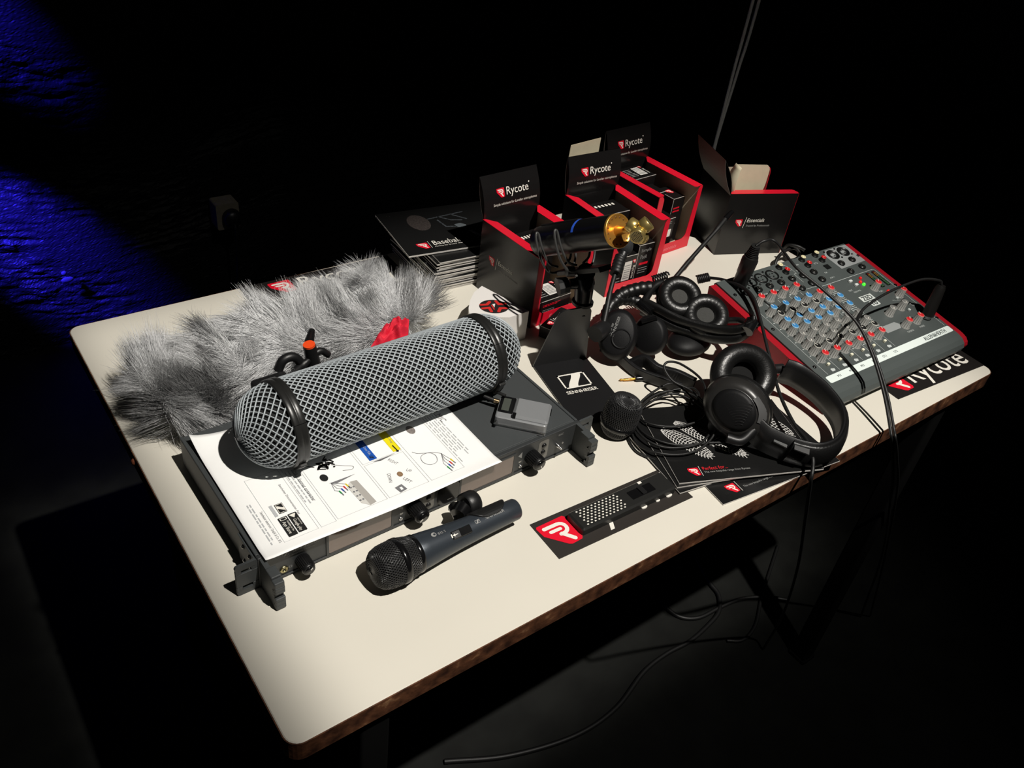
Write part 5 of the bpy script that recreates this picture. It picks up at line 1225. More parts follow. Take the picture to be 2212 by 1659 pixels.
# switches
for k in range(6):
    mb = MB(); mb.box(-0.0026, 0.0026, -0.0020, 0.0020, 0, 0.0042); bev(mb.build('route_button', mat('button_ivory', (232, 230, 206), 0.4), mxr, pan(SX[k] + 0.001, 0.0562, 0.0002)), 0.0005, 1)
    mb = MB(); mb.face([(-0.004, -0.003), (0.003, -0.003), (0.0045, 0.001), (-0.002, 0.003), (-0.0045, 0.001)]); mb.build('phones_mark', M_line, mxr, pan(SX[k] + 0.002, 0.0462, 0.0003))
for s, t in ((0.2510, 0.1869), (0.2540, 0.1760)):
    mb = MB(); mb.box(-0.0035, 0.0035, -0.0022, 0.0022, 0, 0.0040); bev(mb.build('slide_button', mat('button_white', (222, 226, 224), 0.4), mxr, pan(s, t, 0.0002)), 0.0005, 1)
for s, t in ((0.3010, 0.1230), (0.3130, 0.1050), (0.2960, 0.0930)):
    mb = MB(); mb.box(-0.0022, 0.0022, -0.0022, 0.0022, 0, 0.0035); bev(mb.build('slide_button', M_line, mxr, pan(s, t, 0.0002)), 0.0005, 1)
# meters and lamps
for s in (0.3055, 0.3215):
    mb = MB(); mb.prism(rrect(-0.0042, 0.0042, 0.1545, 0.1935, 0.001, 3), 0, 0.0005); mt_ = mb.build('level_meter', M_blackg, mxr, pan(s, 0, 0.0002))
    for i in range(12):
        c = 'red' if i > 10 else ('amber' if i > 7 else 'green')
        mb = MB(); mb.box(-0.0026, 0.0026, 0.1560 + 0.0031 * i, 0.1578 + 0.0031 * i, 0.0005, 0.0009); mb.build('meter_segment', mat('led_off_' + c, {'red': (120, 40, 34), 'amber': (150, 110, 50), 'green': (64, 108, 70)}[c], 0.3), mt_)
def led(s, t, c, e):
    mb = MB(); mb.lathe([(0.0028, 0), (0.0027, 0.002), (0.0018, 0.0034), (0, 0.0039)], 12); mb.build('%s_lamp' % c, mat('led_' + c + str(e), {'red': (226, 26, 26), 'green': (70, 255, 50)}[c], 0.25, emit=e), mxr, pan(s, t, 0.0002))
led(0.2795, 0.1870, 'red', 0.15); led(0.2704, 0.1795, 'red', 0.5); led(0.2715, 0.1725, 'green', 1.2); led(0.3023, 0.1425, 'red', 0.5)
# name plate
mb = MB(); mb.face([(0.2315, 0.1388), (0.2630, 0.1388), (0.2630, 0.1518), (0.2315, 0.1518)], 0.0003); zp = mb.build('name_plate', mat('plate_white', (214, 220, 216), 0.5), mxr, pan(0, 0)); lettering(zp, 'ZED', 0.0250, 0.0098, T(0.2472, 0.1453, 0.0005), M_mix, bold=0.03)
mb = MB(); mb.face(rrect(0.2400, 0.2600, 0.1245, 0.1368, 0.002, 3), 0.0003); zq_ = mb.build('name_plate', MATS['plate_white'], mxr, pan(0, 0)); lettering(zq_, '10', 0.0135, 0.0088, T(0.2500, 0.1307, 0.0005), M_mix, bold=0.03)
mb = MB(); mb.face([(0.2060, 0.0680), (0.2420, 0.0680), (0.2480, 0.0760), (0.2420, 0.0830), (0.2060, 0.0830)], 0.0003); mb.build('legend_patch', MATS['patch_light_grey'], mxr, pan(0, 0))
lettering(mxr, 'PLAYBACK', 0.0165, 0.0034, pan(0.2525, 0.0560, 0.0004), M_line); lettering(mxr, 'PHONES', 0.0130, 0.0034, pan(0.2840, 0.0560, 0.0004), M_line)
for s, t, b, w in ((0.0686, 0.2185, 'LINE IN', 0.0135), (0.0946, 0.2185, 'LINE IN', 0.0135), (0.1218, 0.2185, 'LINE IN', 0.0135), (0.1900, 0.2570, 'USB', 0.008), (0.1800, 0.2450, 'ST1', 0.009), (0.2300, 0.2480, 'ST2', 0.009), (0.2280, 0.2080, 'AUX 1', 0.011), (0.2280, 0.2220, 'FX', 0.006), (0.2440, 0.1640, 'MAIN MIX', 0.018), (0.2330, 0.1700, 'REC', 0.009), (0.2900, 0.1480, 'MIX', 0.010)):
    lettering(mxr, b, w, 0.0034, pan(s, t, 0.0004), M_line)
# rows of dots between the channels and the master section
mb = MB()
for i in range(30):
    for j in range(6): mb.face(rrect(0.1915 + 0.0026 * j - 0.0009 + 0.0004 * i * 0.3, 0.1915 + 0.0026 * j + 0.0008 + 0.0004 * i * 0.3, 0.1890 - 0.0036 * i - 0.0008, 0.1890 - 0.0036 * i + 0.0008, 0.0004, 2), 0.0003)
o = mb.build('vent_dots', M_line, mxr, pan(0, 0)); o['kind'] = 'stuff'
sc_ = None
for s, t in ((0.0165, 0.236), (0.0165, 0.150), (0.0165, 0.062), (0.3330, 0.236), (0.3330, 0.150), (0.3320, 0.060)):
    if sc_ is None:
        mb = MB(); mb.lathe([(0.0030, 0), (0.0028, 0.0010), (0, 0.0013)], 12); sc_ = mb.build('screw', M_blackg, mxr, pan(s, t, 0.0002))
    else: inst(sc_, 'screw', mxr, pan(s, t, 0.0002))

# ------------------------------------------------------------------ display stand with bent black plate
Z0 = Vector((0, 0, ZT))
fL = Vector((0.5441, 0.3608, ZT)); fR = Vector((0.6301, 0.3424, ZT))
sd = thing('display_stand', 'bent black metal display stand with a white maker logo', 'stand', (0.5871, 0.3516, ZT), math.atan2(fR.y - fL.y, fR.x - fL.x))
hw = 0.0440
mb = MB(); mb.prism(rrect(-hw, hw, -0.140, 0.0, 0.004, 3), 0.0008, 0.0030); bev(mb.build('base_plate', M_blackm, sd), 0.0005, 1)
TILT = math.atan2(-0.018, 0.106); UL = 0.1075
UP = T(0, 0.0, 0.0015) @ Matrix(((1, 0, 0, 0), (0, math.sin(TILT), -math.cos(TILT), 0), (0, math.cos(TILT), math.sin(TILT), 0), (0, 0, 0, 1)))
tw = 0.0270
up_poly = [(-hw, 0.0), (hw, 0.0), (hw, 0.004)] + [(tw - 0.012 + 0.012 * math.cos(a), UL - 0.012 + 0.012 * math.sin(a)) for a in [math.pi / 2 * i / 5 for i in range(6)]] + [(-tw + 0.012 - 0.012 * math.sin(a), UL - 0.012 + 0.012 * math.cos(a)) for a in [math.pi / 2 * i / 5 for i in range(6)]] + [(-hw, 0.004)]
mb = MB(); mb.prism(up_poly, -0.0011, 0.0011, UP); bev(mb.build('upright_plate', M_blackm, sd), 0.0005, 1)
mb = MB(); mb.tube([(-hw, 0, 0.0019), (hw, 0, 0.0019)], 0.0013, 10); mb.build('fold', M_blackm, sd)
lg = T(-0.001, -0.056, 0.0033) @ RZ(0)
mb = MB(); s_logo(mb, 0.044, 0.032, Matrix.Identity(4), 0.075); mb.build('maker_mark', M_white, sd, T(0.0, -0.049, 0.0034))
lettering(sd, 'SENNHEISER', 0.050, 0.0068, T(0.0, -0.0735, 0.0034), M_white, bold=0.012)

# ------------------------------------------------------------------ shock mount
MA = Vector((0.02, -0.83, 0.50)).normalized()                # microphone axis
MC = Vector((0.592, 0.363, 0.205 + ZT))
sm = thing('shock_mount', 'black lyre shock mount bolted on top of the bent display stand', 'shock mount', tuple(Vector((0.6022, 0.3427, 0.846))))
si = inv_of(sm)
def sl_(p): return tuple(si @ Vector(p))
stop = Vector((0.6022, 0.3427, 0.846)); 
mb = MB(); mb.tube([sl_((0.5999, 0.3384, 0.828)), sl_((0.6015, 0.3408, 0.834)), sl_((0.603, 0.3432, 0.84))], [0.0075, 0.0090, 0.0085], 16); mb.build('stand_bolt', M_blackg, sm)
mb = MB(); mb.tube([sl_(stop), sl_(stop + Vector((0, 0, 0.004)))], 0.0155, 26); mb.build('washer', M_black, sm)
mb = MB(); mb.tube([sl_(stop + Vector((0, 0, 0.004))), sl_(stop + Vector((0.001, 0.003, 0.020))), sl_(stop + Vector((0.001, 0.006, 0.034))), sl_(stop + Vector((0.0, 0.010, 0.044)))], [0.0125, 0.0135, 0.0150, 0.0120], 22); mb.build('swivel_base', M_blackg, sm)
mb = MB(); mb.tube([sl_(stop + Vector((-0.020, 0.012, 0.030))), sl_(stop + Vector((0.012, 0.000, 0.033)))], [0.0075, 0.0085], 16); mb.build('clamp_screw', M_blackg, sm)
mb = MB(); mb.tube([sl_(stop + Vector((-0.036, 0.018, 0.026))), sl_(stop + Vector((-0.022, 0.013, 0.029)))], [0.0135, 0.0115], 10, smooth=False); mb.build('clamp_knob', M_black, sm)
mb = MB(); mb.tube([sl_(stop + Vector((-0.026, 0.016, 0.050))), sl_(stop + Vector((-0.016, 0.012, 0.050)))], 0.0075, 12); mb.build('lock_knob', M_blackm, sm)
# rail under the microphone
ey_ = Vector((1, 0, 0)); side = MA.cross(Vector((0, 0, 1))).normalized(); upv = side.cross(MA).normalized()
if upv.z < 0: upv = -upv
rail0 = MC - upv * 0.046 - MA * 0.052; rail1 = MC - upv * 0.046 + MA * 0.040
mb = MB(); mb.sweep([sl_(rail0), sl_(rail1)], [(-0.010, -0.0045), (0.010, -0.0045), (0.012, 0.003), (-0.012, 0.003)], up=tuple(upv)); bev(mb.build('rail', M_black, sm), 0.0015, 2)
mb = MB(); mb.tube([sl_(stop + Vector((0, 0.010, 0.044))), sl_(MC - upv * 0.050)], [0.012, 0.013], 14); mb.build('rail_post', M_blackg, sm)
M_lyreb = mat('lyre_black', (58, 58, 57), 0.38, spec=0.5)
for off in (-0.052, -0.010):
    c = MC + MA * off
    for s_ in (-1, 1):
        # each lyre arm: a loop of bent strip rising from the rail beside the microphone
        outer = [(0.006, -0.046), (0.022, -0.042), (0.031, -0.026), (0.034, -0.006), (0.033, 0.010), (0.0305, 0.0155), (0.0275, 0.0125), (0.0270, 0.0), (0.0245, -0.018), (0.018, -0.032), (0.006, -0.038)]
        path = [sl_(c + side * (a * s_) + upv * b) for a, b in outer]
        mb = MB(); mb.tube(cr(path, 4), 0.0018, 8); mb.build('lyre_arm', M_lyreb, sm)

# ------------------------------------------------------------------ ambisonic microphone with bare gold capsules
am = thing('ambisonic_microphone', 'black cylindrical microphone with bare gold capsules in the shock mount', 'microphone', tuple(MC))
am.rotation_euler = frame((0, 0, 0), MA, tuple(side)).to_euler()      # local Z along the axis towards the capsules
mb = MB(); mb.lathe([(0, -0.088), (0.018, -0.088), (0.0215, -0.085), (0.0222, -0.078), (0.0222, 0.060), (0.0226, 0.074), (0.0222, 0.0785)], 40); mb.build('body', mat('mic_satin_black', (20, 20, 21), 0.3, spec=0.5), am)
mb = MB(); mb.box(-0.0035, 0.0035, -0.001, 0.0012, -0.075, 0.008); bk = mb.build('top_bar', M_black, am, T(0, -0.0226, 0)); bev(bk, 0.0008, 1)
mb = MB(); n_a = 14; vs = []
for i in range(n_a + 1):
    a = math.radians(-92 + 70 * i / n_a)
    for zz_ in (0.0090, 0.0140): vs.append((0.0226 * math.cos(a), 0.0226 * math.sin(a), zz_))
mb.add(vs, [[2 * i, 2 * i + 2, 2 * i + 3, 2 * i + 1] for i in range(n_a)], True); o = mb.build('blue_mark', mat('blue_band', (60, 110, 240), 0.35), am); o['label'] = 'bright blue band on the body'
# polished end plate
mb = MB(); mb.lathe([(0.0224, 0.0765), (0.0224, 0.0798), (0.0212, 0.0806), (0.0204, 0.0798), (0.0150, 0.0786), (0.0090, 0.0784), (0.0, 0.0784)], 48); ep = mb.build('end_plate', M_gold, am)
for i in range(16):
    a = 2 * math.pi * i / 16
    mb = MB(); mb.lathe([(0.0013, 0.0), (0.0012, 0.0003), (0, 0.0003)], 10); mb.build('vent_hole', mat('hole_brown', (92, 56, 20), 0.5), ep, T(0.0176 * math.cos(a), 0.0176 * math.sin(a), 0.0791))
mb = MB(); mb.lathe([(0.0075, 0.0780), (0.0062, 0.0810), (0.0048, 0.0900), (0.0042, 0.1100), (0.0, 0.1100)], 24); mb.build('capsule_neck', M_gold, ep)
M_brass = mat('pale_brass', (232, 204, 126), 0.28, metal=0.85)
cc = Vector((0.0, 0.003, 0.1170))
tet = [Vector((1, 1, 1)), Vector((-1, -1, 1)), Vector((-1, 1, -1)), Vector((1, -1, -1))]
camdir = (Vector((-0.1434, -0.3974, 0.741 + ZT)) - (MC + MA * 0.108)).normalized()
Rm = am.rotation_euler.to_matrix().inverted()
cl_dir = (Rm @ camdir).normalized()
# orient the tetrahedron so that one capsule looks down towards the table front
q = Vector((1, 1, 1)).normalized().rotation_difference((cl_dir + (Rm @ Vector((-0.10, 0.0, -0.55)))).normalized())
for v in tet:
    d = (q @ v).normalized()
    if d.dot(Vector((0, 0, -1))) > 0.75: d = (d + Vector((0.5, 0.2, 0.3))).normalized()
    M = frame(tuple(cc + d * 0.0040), tuple(d), (1, 0.2, 0.1))
    mb = MB(); mb.lathe([(0.0, 0.0), (0.0080, 0.0), (0.0096, 0.0030), (0.0098, 0.0114), (0.0090, 0.0122), (0.0084, 0.0117)], 28); cpz = mb.build('capsule', M_brass, am, M)
    mb = MB(); mb.lathe([(0.0085, 0.0117), (0, 0.0117)], 24); fc = mb.build('capsule_face', mat('capsule_face', (176, 158, 108), 0.35, metal=0.7), cpz)
    mb = MB()
    for i in range(-3, 4):
        for j in range(-3, 4):
            x = 0.0023 * (i + 0.5 * (j % 2)); y = 0.0020 * j
            if x * x + y * y < 0.0072 ** 2: mb.face(circ(x, y, 0.0008, 7), 0.0120)
    o = mb.build('capsule_holes', mat('hole_dark', (46, 40, 30), 0.6), cpz); o['kind'] = 'stuff'

# ------------------------------------------------------------------ loose microphone head standing on the table
hm = thing('standing_microphone', 'short black mesh microphone capsule standing on end beside the display stand', 'microphone', (0.5545, 0.1905, ZT), 0.0)
hm.rotation_euler = (math.radians(4), math.radians(8), 0)
g1 = [(0.0185, 0.004), (0.0210, 0.009), (0.0235, 0.015)]
mb = MB(); mb.lathe([(0, 0.0005), (0.0180, 0.0005), (0.0192, 0.0020), (0.0190, 0.0045)], 32); mb.build('thread_base', M_blackg, hm)
mb = MB(); grille(mb, g1, 48, 0.06, 0.00048, 6); o = mb.build('grille_base', M_gw, hm); o['kind'] = 'stuff'
mb = MB(); mb.lathe([(0.0236, 0.0145), (0.0256, 0.0155), (0.0258, 0.0185), (0.0254, 0.0225), (0.0240, 0.0230)], 40); mb.build('grille_ring', M_blackg, hm)
g2 = [(0.0246, 0.0225), (0.0248, 0.032), (0.0245, 0.041), (0.0228, 0.0500), (0.0190, 0.0560), (0.0120, 0.0595), (0.002, 0.0605)]
mb = MB(); grille(mb, g2, 48, 0.20, 0.00048, 24); o = mb.build('grille_dome', M_gw, hm); o['kind'] = 'stuff'
mb = MB(); mb.lathe([(max(0, r - 0.0011), z - 0.0006) for r, z in g1 + g2] + [(0, 0.0598)], 36); mb.build('pop_foam', MATS['pop_foam'], hm)

# ------------------------------------------------------------------ headphones
def torus_pts(R, n=32): return [(R * math.cos(2 * math.pi * i / n), R * math.sin(2 * math.pi * i / n), 0) for i in range(n)]
def pad(parent, M, R, w, h, wr=26, foam=True, sy=1.0, name='ear_pad', crease=0.014):
    """ring cushion with radial creases; local Z is the side the ear goes on"""
    mb = MB(); n = 72; k = 12; v = []
    for i in range(n):
        a = 2 * math.pi * i / n; cre = 1 + crease * math.sin(a * wr) + crease * 0.7 * math.sin(a * wr * 1.7 + 1)
        for j in range(k):
            b = 2 * math.pi * j / k
            rr = R - w + w * math.cos(b) * (cre if math.cos(b) < 0 else 1.0); zz_ = h * math.sin(b) * (cre if math.sin(b) > 0 else 1)
            v.append((rr * math.cos(a), rr * math.sin(a) * sy, zz_))
    f = [[i * k + j, ((i + 1) % n) * k + j, ((i + 1) % n) * k + (j + 1) % k, i * k + (j + 1) % k] for i in range(n) for j in range(k)]
    mb.add(v, f, True); p = mb.build(name, M_leather, parent, M)
    if foam:
        mb = MB(); mb.lathe([(R - 1.6 * w, -h * 0.1), ((R - 1.6 * w) * 0.6, -h * 0.05), (0, -h * 0.03)], 28, sy=sy); mb.build('foam_cover', M_foam, p)
    return p
def cupshell(parent, M, prof, sy=1.0, name='ear_cup', m=None):
    mb = MB(); mb.lathe(prof, 40, sy=sy); return mb.build(name, m or M_black, parent, M)
def in_root(root):
    iv = inv_of(root); return lambda p: tuple(iv @ Vector(p))

M_cup = mat('cup_matt_black', (18, 18, 19), 0.5, spec=0.2, bump=0.15, scale=900)
# -- folded headphones with a split band, pads up
hA = thing('headphones', 'folded headphones with both round pads facing up beside the mixer', 'headphones', (0.8050, 0.3000, ZT), 0.0, 'headphones on the table')
LA = in_root(hA)
for (p, nrm, R) in (((0.7932, 0.3269, 0.814), (-0.30, -0.42, 0.86), 0.0350), ((0.8088, 0.2818, 0.802), (-0.36, -0.34, 0.86), 0.0360)):
    M = frame(LA(p), nrm, (0.8, -0.5, 0.1))
    c = cupshell(hA, M @ T(0, 0, -0.012), [(0, -0.022), (R * 0.55, -0.021), (R * 0.80, -0.014), (R * 0.95, -0.004), (R * 0.98, 0.004), (R * 0.9, 0.006), (0, 0.006)])
    pad(c, T(0, 0, 0.0130), R, 0.0112, 0.0098, 24)
bandA = [(0.75, 0.3582, 0.79), (0.7569, 0.3316, 0.79), (0.7713, 0.2939, 0.787), (0.7947, 0.2492, 0.792), (0.8119, 0.22, 0.804), (0.827, 0.212, 0.816), (0.8315, 0.2163, 0.822)]
pA_ = [LA(p) for p in cr(bandA, 6)]
for k, dz in enumerate((0.0085, -0.0085)):
    mb = MB(); mb.sweep([(x, y, z + dz) for x, y, z in pA_], [(-0.0030, -0.0068), (0.0022, -0.0068), (0.0038, -0.0035), (0.0038, 0.0035), (0.0022, 0.0068), (-0.0030, 0.0068)], smooth=True); hb_ = mb.build('headband_strap', M_leather, hA)
    mb = MB(); mb.tube([(x, y, z + dz + 0.0066) for x, y, z in pA_], 0.0008, 5); mb.build('stitched_edge', M_rubber, hb_)
for p, q_ in (((0.7513, 0.3645, 0.792), (0.7519, 0.3369, 0.79)), ((0.8168, 0.2095, 0.814), (0.834, 0.2162, 0.823))):
    mb = MB(); mb.tube([LA(p), LA(q_)], [0.0105, 0.0100], 12); mb.build('band_end', M_blackg, hA)
mb = MB(); mb.tube(cr([LA((0.7642, 0.3692, 0.79)), LA((0.7773, 0.37, 0.81)), LA((0.7888, 0.3655, 0.818)), LA((0.792, 0.3554, 0.816))], 5), 0.0060, 10); mb.build('yoke', M_black, hA)
mb = MB(); mb.tube(cr([LA((0.83, 0.2154, 0.818)), LA((0.8428, 0.2429, 0.806)), LA((0.8366, 0.2626, 0.796))], 5), 0.0050, 10); mb.build('yoke', M_black, hA)
mb = MB(); mb.ell(LA((0.7885, 0.2832, 0.758)), (0.040, 0.030, 0.0165), 28, 14); mb.build('lower_shell', M_cup, hA)
# feet of the folded cups on the table
mb = MB(); mb.tube([LA((0.8126, 0.3385, 0.79)), LA((0.8226, 0.3406, 0.746))], [0.022, 0.016], 16); mb.build('cup_hinge', M_black, hA)
mb = MB(); mb.tube([LA((0.839, 0.2876, 0.782)), LA((0.8596, 0.2986, 0.746))], [0.022, 0.018], 16); mb.build('cup_hinge', M_black, hA)

# -- headset with a microphone boom
hH = thing('boom_headset', 'black padded headset with a thin microphone boom behind the display stand', 'headset', (0.7200, 0.3400, ZT), 0.0, 'headphones on the table')
LH = in_root(hH)
padb = [(0.7042, 0.3735, 0.77), (0.7081, 0.3824, 0.786), (0.7234, 0.3862, 0.8), (0.7523, 0.3829, 0.806), (0.7842, 0.3739, 0.806), (0.8051, 0.3569, 0.798)]
pth = [LH(p) for p in cr(padb, 10)]; rads = [0.0105 * (1 + 0.09 * math.sin(i * 1.9)) for i in range(len(pth))]
mb = MB(); mb.tube(pth, rads, 14); mb.build('band_padding', M_leather, hH)
pth2 = [LH(p) for p in cr([(0.6861, 0.3681, 0.77), (0.6942, 0.3775, 0.786), (0.7138, 0.3829, 0.796), (0.7427, 0.3791, 0.792), (0.7612, 0.3627, 0.786)], 8)]
mb = MB(); mb.tube(pth2, [0.0092 * (1 + 0.08 * math.sin(i * 2.1)) for i in range(len(pth2))], 12); mb.build('band_padding', M_leather, hH)
Mh1 = frame(LH((0.6659, 0.3215, 0.786)), (-0.62, -0.48, 0.62), (0.4, -0.7, 0.2))
c = cupshell(hH, Mh1, [(0, 0.0100), (0.0225, 0.0098), (0.0250, 0.0085), (0.0290, 0.0010), (0.0295, -0.012), (0.028, -0.014), (0, -0.014)], 1.32, m=M_cup)
lettering(c, 'SENNHEISER', 0.032, 0.0042, T(-0.004, 0.010, 0.0100) @ RZ(78), M_grey_print); lettering(c, 'HMD 300', 0.016, 0.0030, T(-0.010, 0.006, 0.0100) @ RZ(78), M_grey_print)
mb = MB(); mb.lathe([(0, 0.0095), (0.0125, 0.0098), (0.0135, 0.0115), (0.0150, 0.0112), (0.0152, 0.0095)], 28); mb.build('cup_disc', M_cup, c, T(0.007, -0.007, 0))
pad(c, T(0, 0, -0.020) @ RX(180), 0.0300, 0.0100, 0.008, 20)
Mh2 = frame(LH((0.7133, 0.3017, 0.782)), (-0.80, -0.35, 0.48), (0.5, -0.6, 0.2))
c = cupshell(hH, Mh2, [(0, 0.0060), (0.020, 0.0055), (0.0235, 0.0035), (0.0265, -0.004), (0.0265, -0.012), (0, -0.012)], 1.15, m=M_cup); mb = MB(); mb.tube([(-0.010, 0.020, 0.008), (0.012, 0.026, 0.004)], 0.004, 10); mb.build('cup_pivot', M_blackg, c)
mb = MB(); mb.sweep(cr([LH((0.6696, 0.2859, 0.75)), LH((0.6833, 0.2736, 0.762)), LH((0.6872, 0.249, 0.76)), LH((0.7112, 0.2304, 0.754)), LH((0.7229, 0.2047, 0.752))], 6), [(-0.0045, -0.010), (0.0045, -0.010), (0.0045, 0.010), (-0.0045, 0.010)], smooth=False); bev(mb.build('side_arm', M_black, hH), 0.002, 2)
mb = MB(); mb.sweep(cr([LH((0.6588, 0.3408, 0.754)), LH((0.6652, 0.307, 0.753)), LH((0.6666, 0.2705, 0.751)), LH((0.6824, 0.2371, 0.751)), LH((0.6999, 0.2082, 0.751))], 6), [(-0.0035, -0.0085), (0.0035, -0.0085), (0.0035, 0.0085), (-0.0035, 0.0085)], smooth=False); bev(mb.build('side_arm', M_black, hH), 0.002, 2)
mb = MB(); mb.tube([LH((0.6188, 0.3223, 0.8)), LH((0.6272, 0.3248, 0.8)), LH((0.6443, 0.3316, 0.798))], [0.0125, 0.0135, 0.0125], 24); kb = mb.build('boom_pivot', M_blackm, hH)
mb = MB(); mb.tube(cr([LH((0.6384, 0.3279, 0.802)), LH((0.6536, 0.3421, 0.82)), LH((0.6709, 0.3586, 0.838)), LH((0.692, 0.3759, 0.855))], 6), [0.0042] * 12 + [0.0036] * 7, 10); mb.build('microphone_boom', M_rubber, hH)
bq = [(0.6902, 0.3738, 0.855), (0.6973, 0.3791, 0.86), (0.7063, 0.3865, 0.865), (0.713, 0.391, 0.869)]
mb = MB(); mb.tube([LH(p) for p in cr(bq, 6)], [0.0085 * (1 + (0.10 if i % 3 == 0 else 0)) for i in range(19)], 16); mb.build('boom_collar', M_rubber, hH)
mb = MB(); mb.ell(LH((0.7271, 0.4003, 0.88)), (0.0125, 0.0125, 0.0150), 20, 12); mb.build('boom_microphone', mat('mic_foam_dark', (40, 42, 44), 0.8, bump=0.6, scale=900), hH)
mb = MB(); mb.tube([LH((0.7144, 0.3904, 0.869)), LH((0.7198, 0.3936, 0.874))], 0.0070, 14); mb.build('boom_neck', M_black, hH)
# straight boom arm reaching out over the table
mb = MB(); mb.tube(cr([LH((0.8487, 0.3891, 0.8)), LH((0.888, 0.3997, 0.818)), LH((0.9256, 0.4094, 0.834)), LH((0.9566, 0.4168, 0.848)), LH((0.9862, 0.4261, 0.86))], 5), [0.0036] * 16 + [0.0046] * 5, 10); mb.build('second_boom', M_rubber, hH)
mb = MB(); mb.tube([LH((0.9862, 0.4261, 0.86)), LH((1.0073, 0.4319, 0.867))], [0.0050, 0.0042], 12); mb.build('second_boom_tip', M_blackg, hH)

# -- big closed headphones on the brochures
hB = thing('headphones', 'large closed headphones with ribbed ear cup lying on the front brochures', 'headphones', (0.7600, 0.0900, ZT), 0.0, 'headphones on the table')
LB = in_root(hB)
n1 = Vector((-0.80, -0.38, 0.46)).normalized()
M1_ = frame(LB((0.6738, 0.0974, 0.802)), tuple(n1), (0.30, -0.80, -0.35))
# local x = long axis of the oval, z = outward
cp1 = cupshell(hB, M1_, [(0, 0.0125), (0.024, 0.0120), (0.0300, 0.0095), (0.0310, 0.0080), (0.0325, 0.0085), (0.0415, 0.0020), (0.0460, -0.0060), (0.0470, -0.0130), (0.044, -0.0150), (0, -0.0150)], 0.84, m=mat('satin_dark_shell', (40, 39, 38), 0.34, spec=0.5))
mb = MB(); mb.lathe([(0.0306, 0.0078), (0.0300, 0.0104), (0.0240, 0.0128), (0, 0.0133)], 40, sy=0.84); mb.build('shell_cap', M_cup, cp1)
for k in range(9):
    R_ = 0.010 + 0.0036 * k; mb = MB(); mb.tube([(0.020 - R_ * math.cos(a) * 1.0, -0.018 + R_ * math.sin(a) * 1.0, 0.0134 - 0.00012 * k) for a in [0.35 + 0.95 * i / 12 for i in range(13)]], 0.0006, 5)
    mb.build('shell_rib', M_blackm, cp1, T(0.004, 0.002, 0))
mb = MB(); vs = []; n_a = 16
for i in range(n_a + 1):
    a = math.radians(8 + 62 * i / n_a)
    for r_, z_ in ((0.0330, 0.0090), (0.0405, 0.0030), (0.0440, -0.0050)): vs.append((r_ * math.cos(a), r_ * math.sin(a) * 0.82, z_ + 0.0006))
mb.add(vs, [[3 * i + q, 3 * i + q + 1, 3 * i + q + 4, 3 * i + q + 3] for i in range(n_a) for q in range(2)], True); mb.build('bright_segment', mat('satin_grey_band', (104, 104, 104), 0.3, metal=0.4), cp1, RZ(8))
pd = pad(cp1, T(0, 0, -0.0240) @ RX(180), 0.0485, 0.0130, 0.0115, 36, False, 0.88, crease=0.05)
M2_ = frame(LB((0.7463, 0.1505, 0.796)), (-0.22, -0.66, 0.66), (0.85, -0.35, 0.1))
cp2 = cupshell(hB, M2_ @ T(0, 0, -0.008), [(0, -0.020), (0.026, -0.019), (0.036, -0.012), (0.042, -0.002), (0.043, 0.004), (0.0400, 0.006), (0, 0.006)], 0.86)
pad(cp2, T(0, 0, 0.0150), 0.0520, 0.0155, 0.0130, 10, False, 0.88, crease=0.004)
mb = MB(); mb.lathe([(0.030, 0.0068), (0, 0.0068)], 28, sy=0.84); mb.build('driver_cover', mat('driver_cloth', (9, 9, 9), 0.95), cp2)
bB = [(0.8164, 0.132, 0.794), (0.8315, 0.1153, 0.79), (0.8379, 0.0794, 0.784), (0.8319, 0.0422, 0.776), (0.8087, 0.0152, 0.772), (0.7719, -0.0021, 0.771), (0.7395, -0.001, 0.771), (0.7176, 0.0159, 0.772), (0.7015, 0.0341, 0.776), (0.6876, 0.0516, 0.782), (0.6828, 0.0674, 0.788)]
pB_ = [LB(p) for p in cr(bB, 6)]
nB = len(pB_)
mb = MB(); mb.sweep(pB_, [(-0.0015, -0.0205), (0.0015, -0.0205), (0.0028, -0.008), (0.0028, 0.008), (0.0015, 0.0205), (-0.0015, 0.0205)], smooth=True); mb.build('headband', M_black, hB)
i0, i1 = 7, 46
mb = MB(); mb.sweep(pB_[i0:i1], [(-0.0018, -0.0190), (-0.0018, 0.0190), (-0.0070, 0.0160), (-0.0098, 0.006), (-0.0098, -0.006), (-0.0070, -0.0160)], smooth=True); mb.build('band_cushion', M_leather, hB)
for p, q_, r_, nm, m_ in (((0.6955, 0.0416, 0.784), (0.7059, 0.0266, 0.78), 0.0052, 'slider_plate', mat('slider_grey', (96, 97, 97), 0.35, metal=0.3)), ((0.7049, 0.0163, 0.787), (0.7177, 0.0009, 0.784), 0.0058, 'slider_plate', MATS['satin_grey_band'])):
    mb = MB(); mb.sweep([LB(p), LB(q_)], [(-r_, -0.001), (r_, -0.001), (r_, 0.001), (-r_, 0.001)], up=(0, -0.3, 1)); mb.build(nm, m_, hB)
mb = MB(); mb.sweep([LB((0.7055, 0.0319, 0.762)), LB((0.7108, 0.024, 0.761))], [(-0.0009, -0.0028), (0.0009, -0.0028), (0.0009, 0.0028), (-0.0009, 0.0028)], up=(0, 0, 1)); o = mb.build('red_side_mark', mat('mark_red', (230, 40, 44), 0.4), hB)
mb = MB(); mb.tube(cr([LB((0.6805, 0.0655, 0.788)), LB((0.661, 0.0665, 0.776)), LB((0.6483, 0.0796, 0.776))], 6), [0.0065] * 13, 12); mb.build('yoke', M_black, hB)
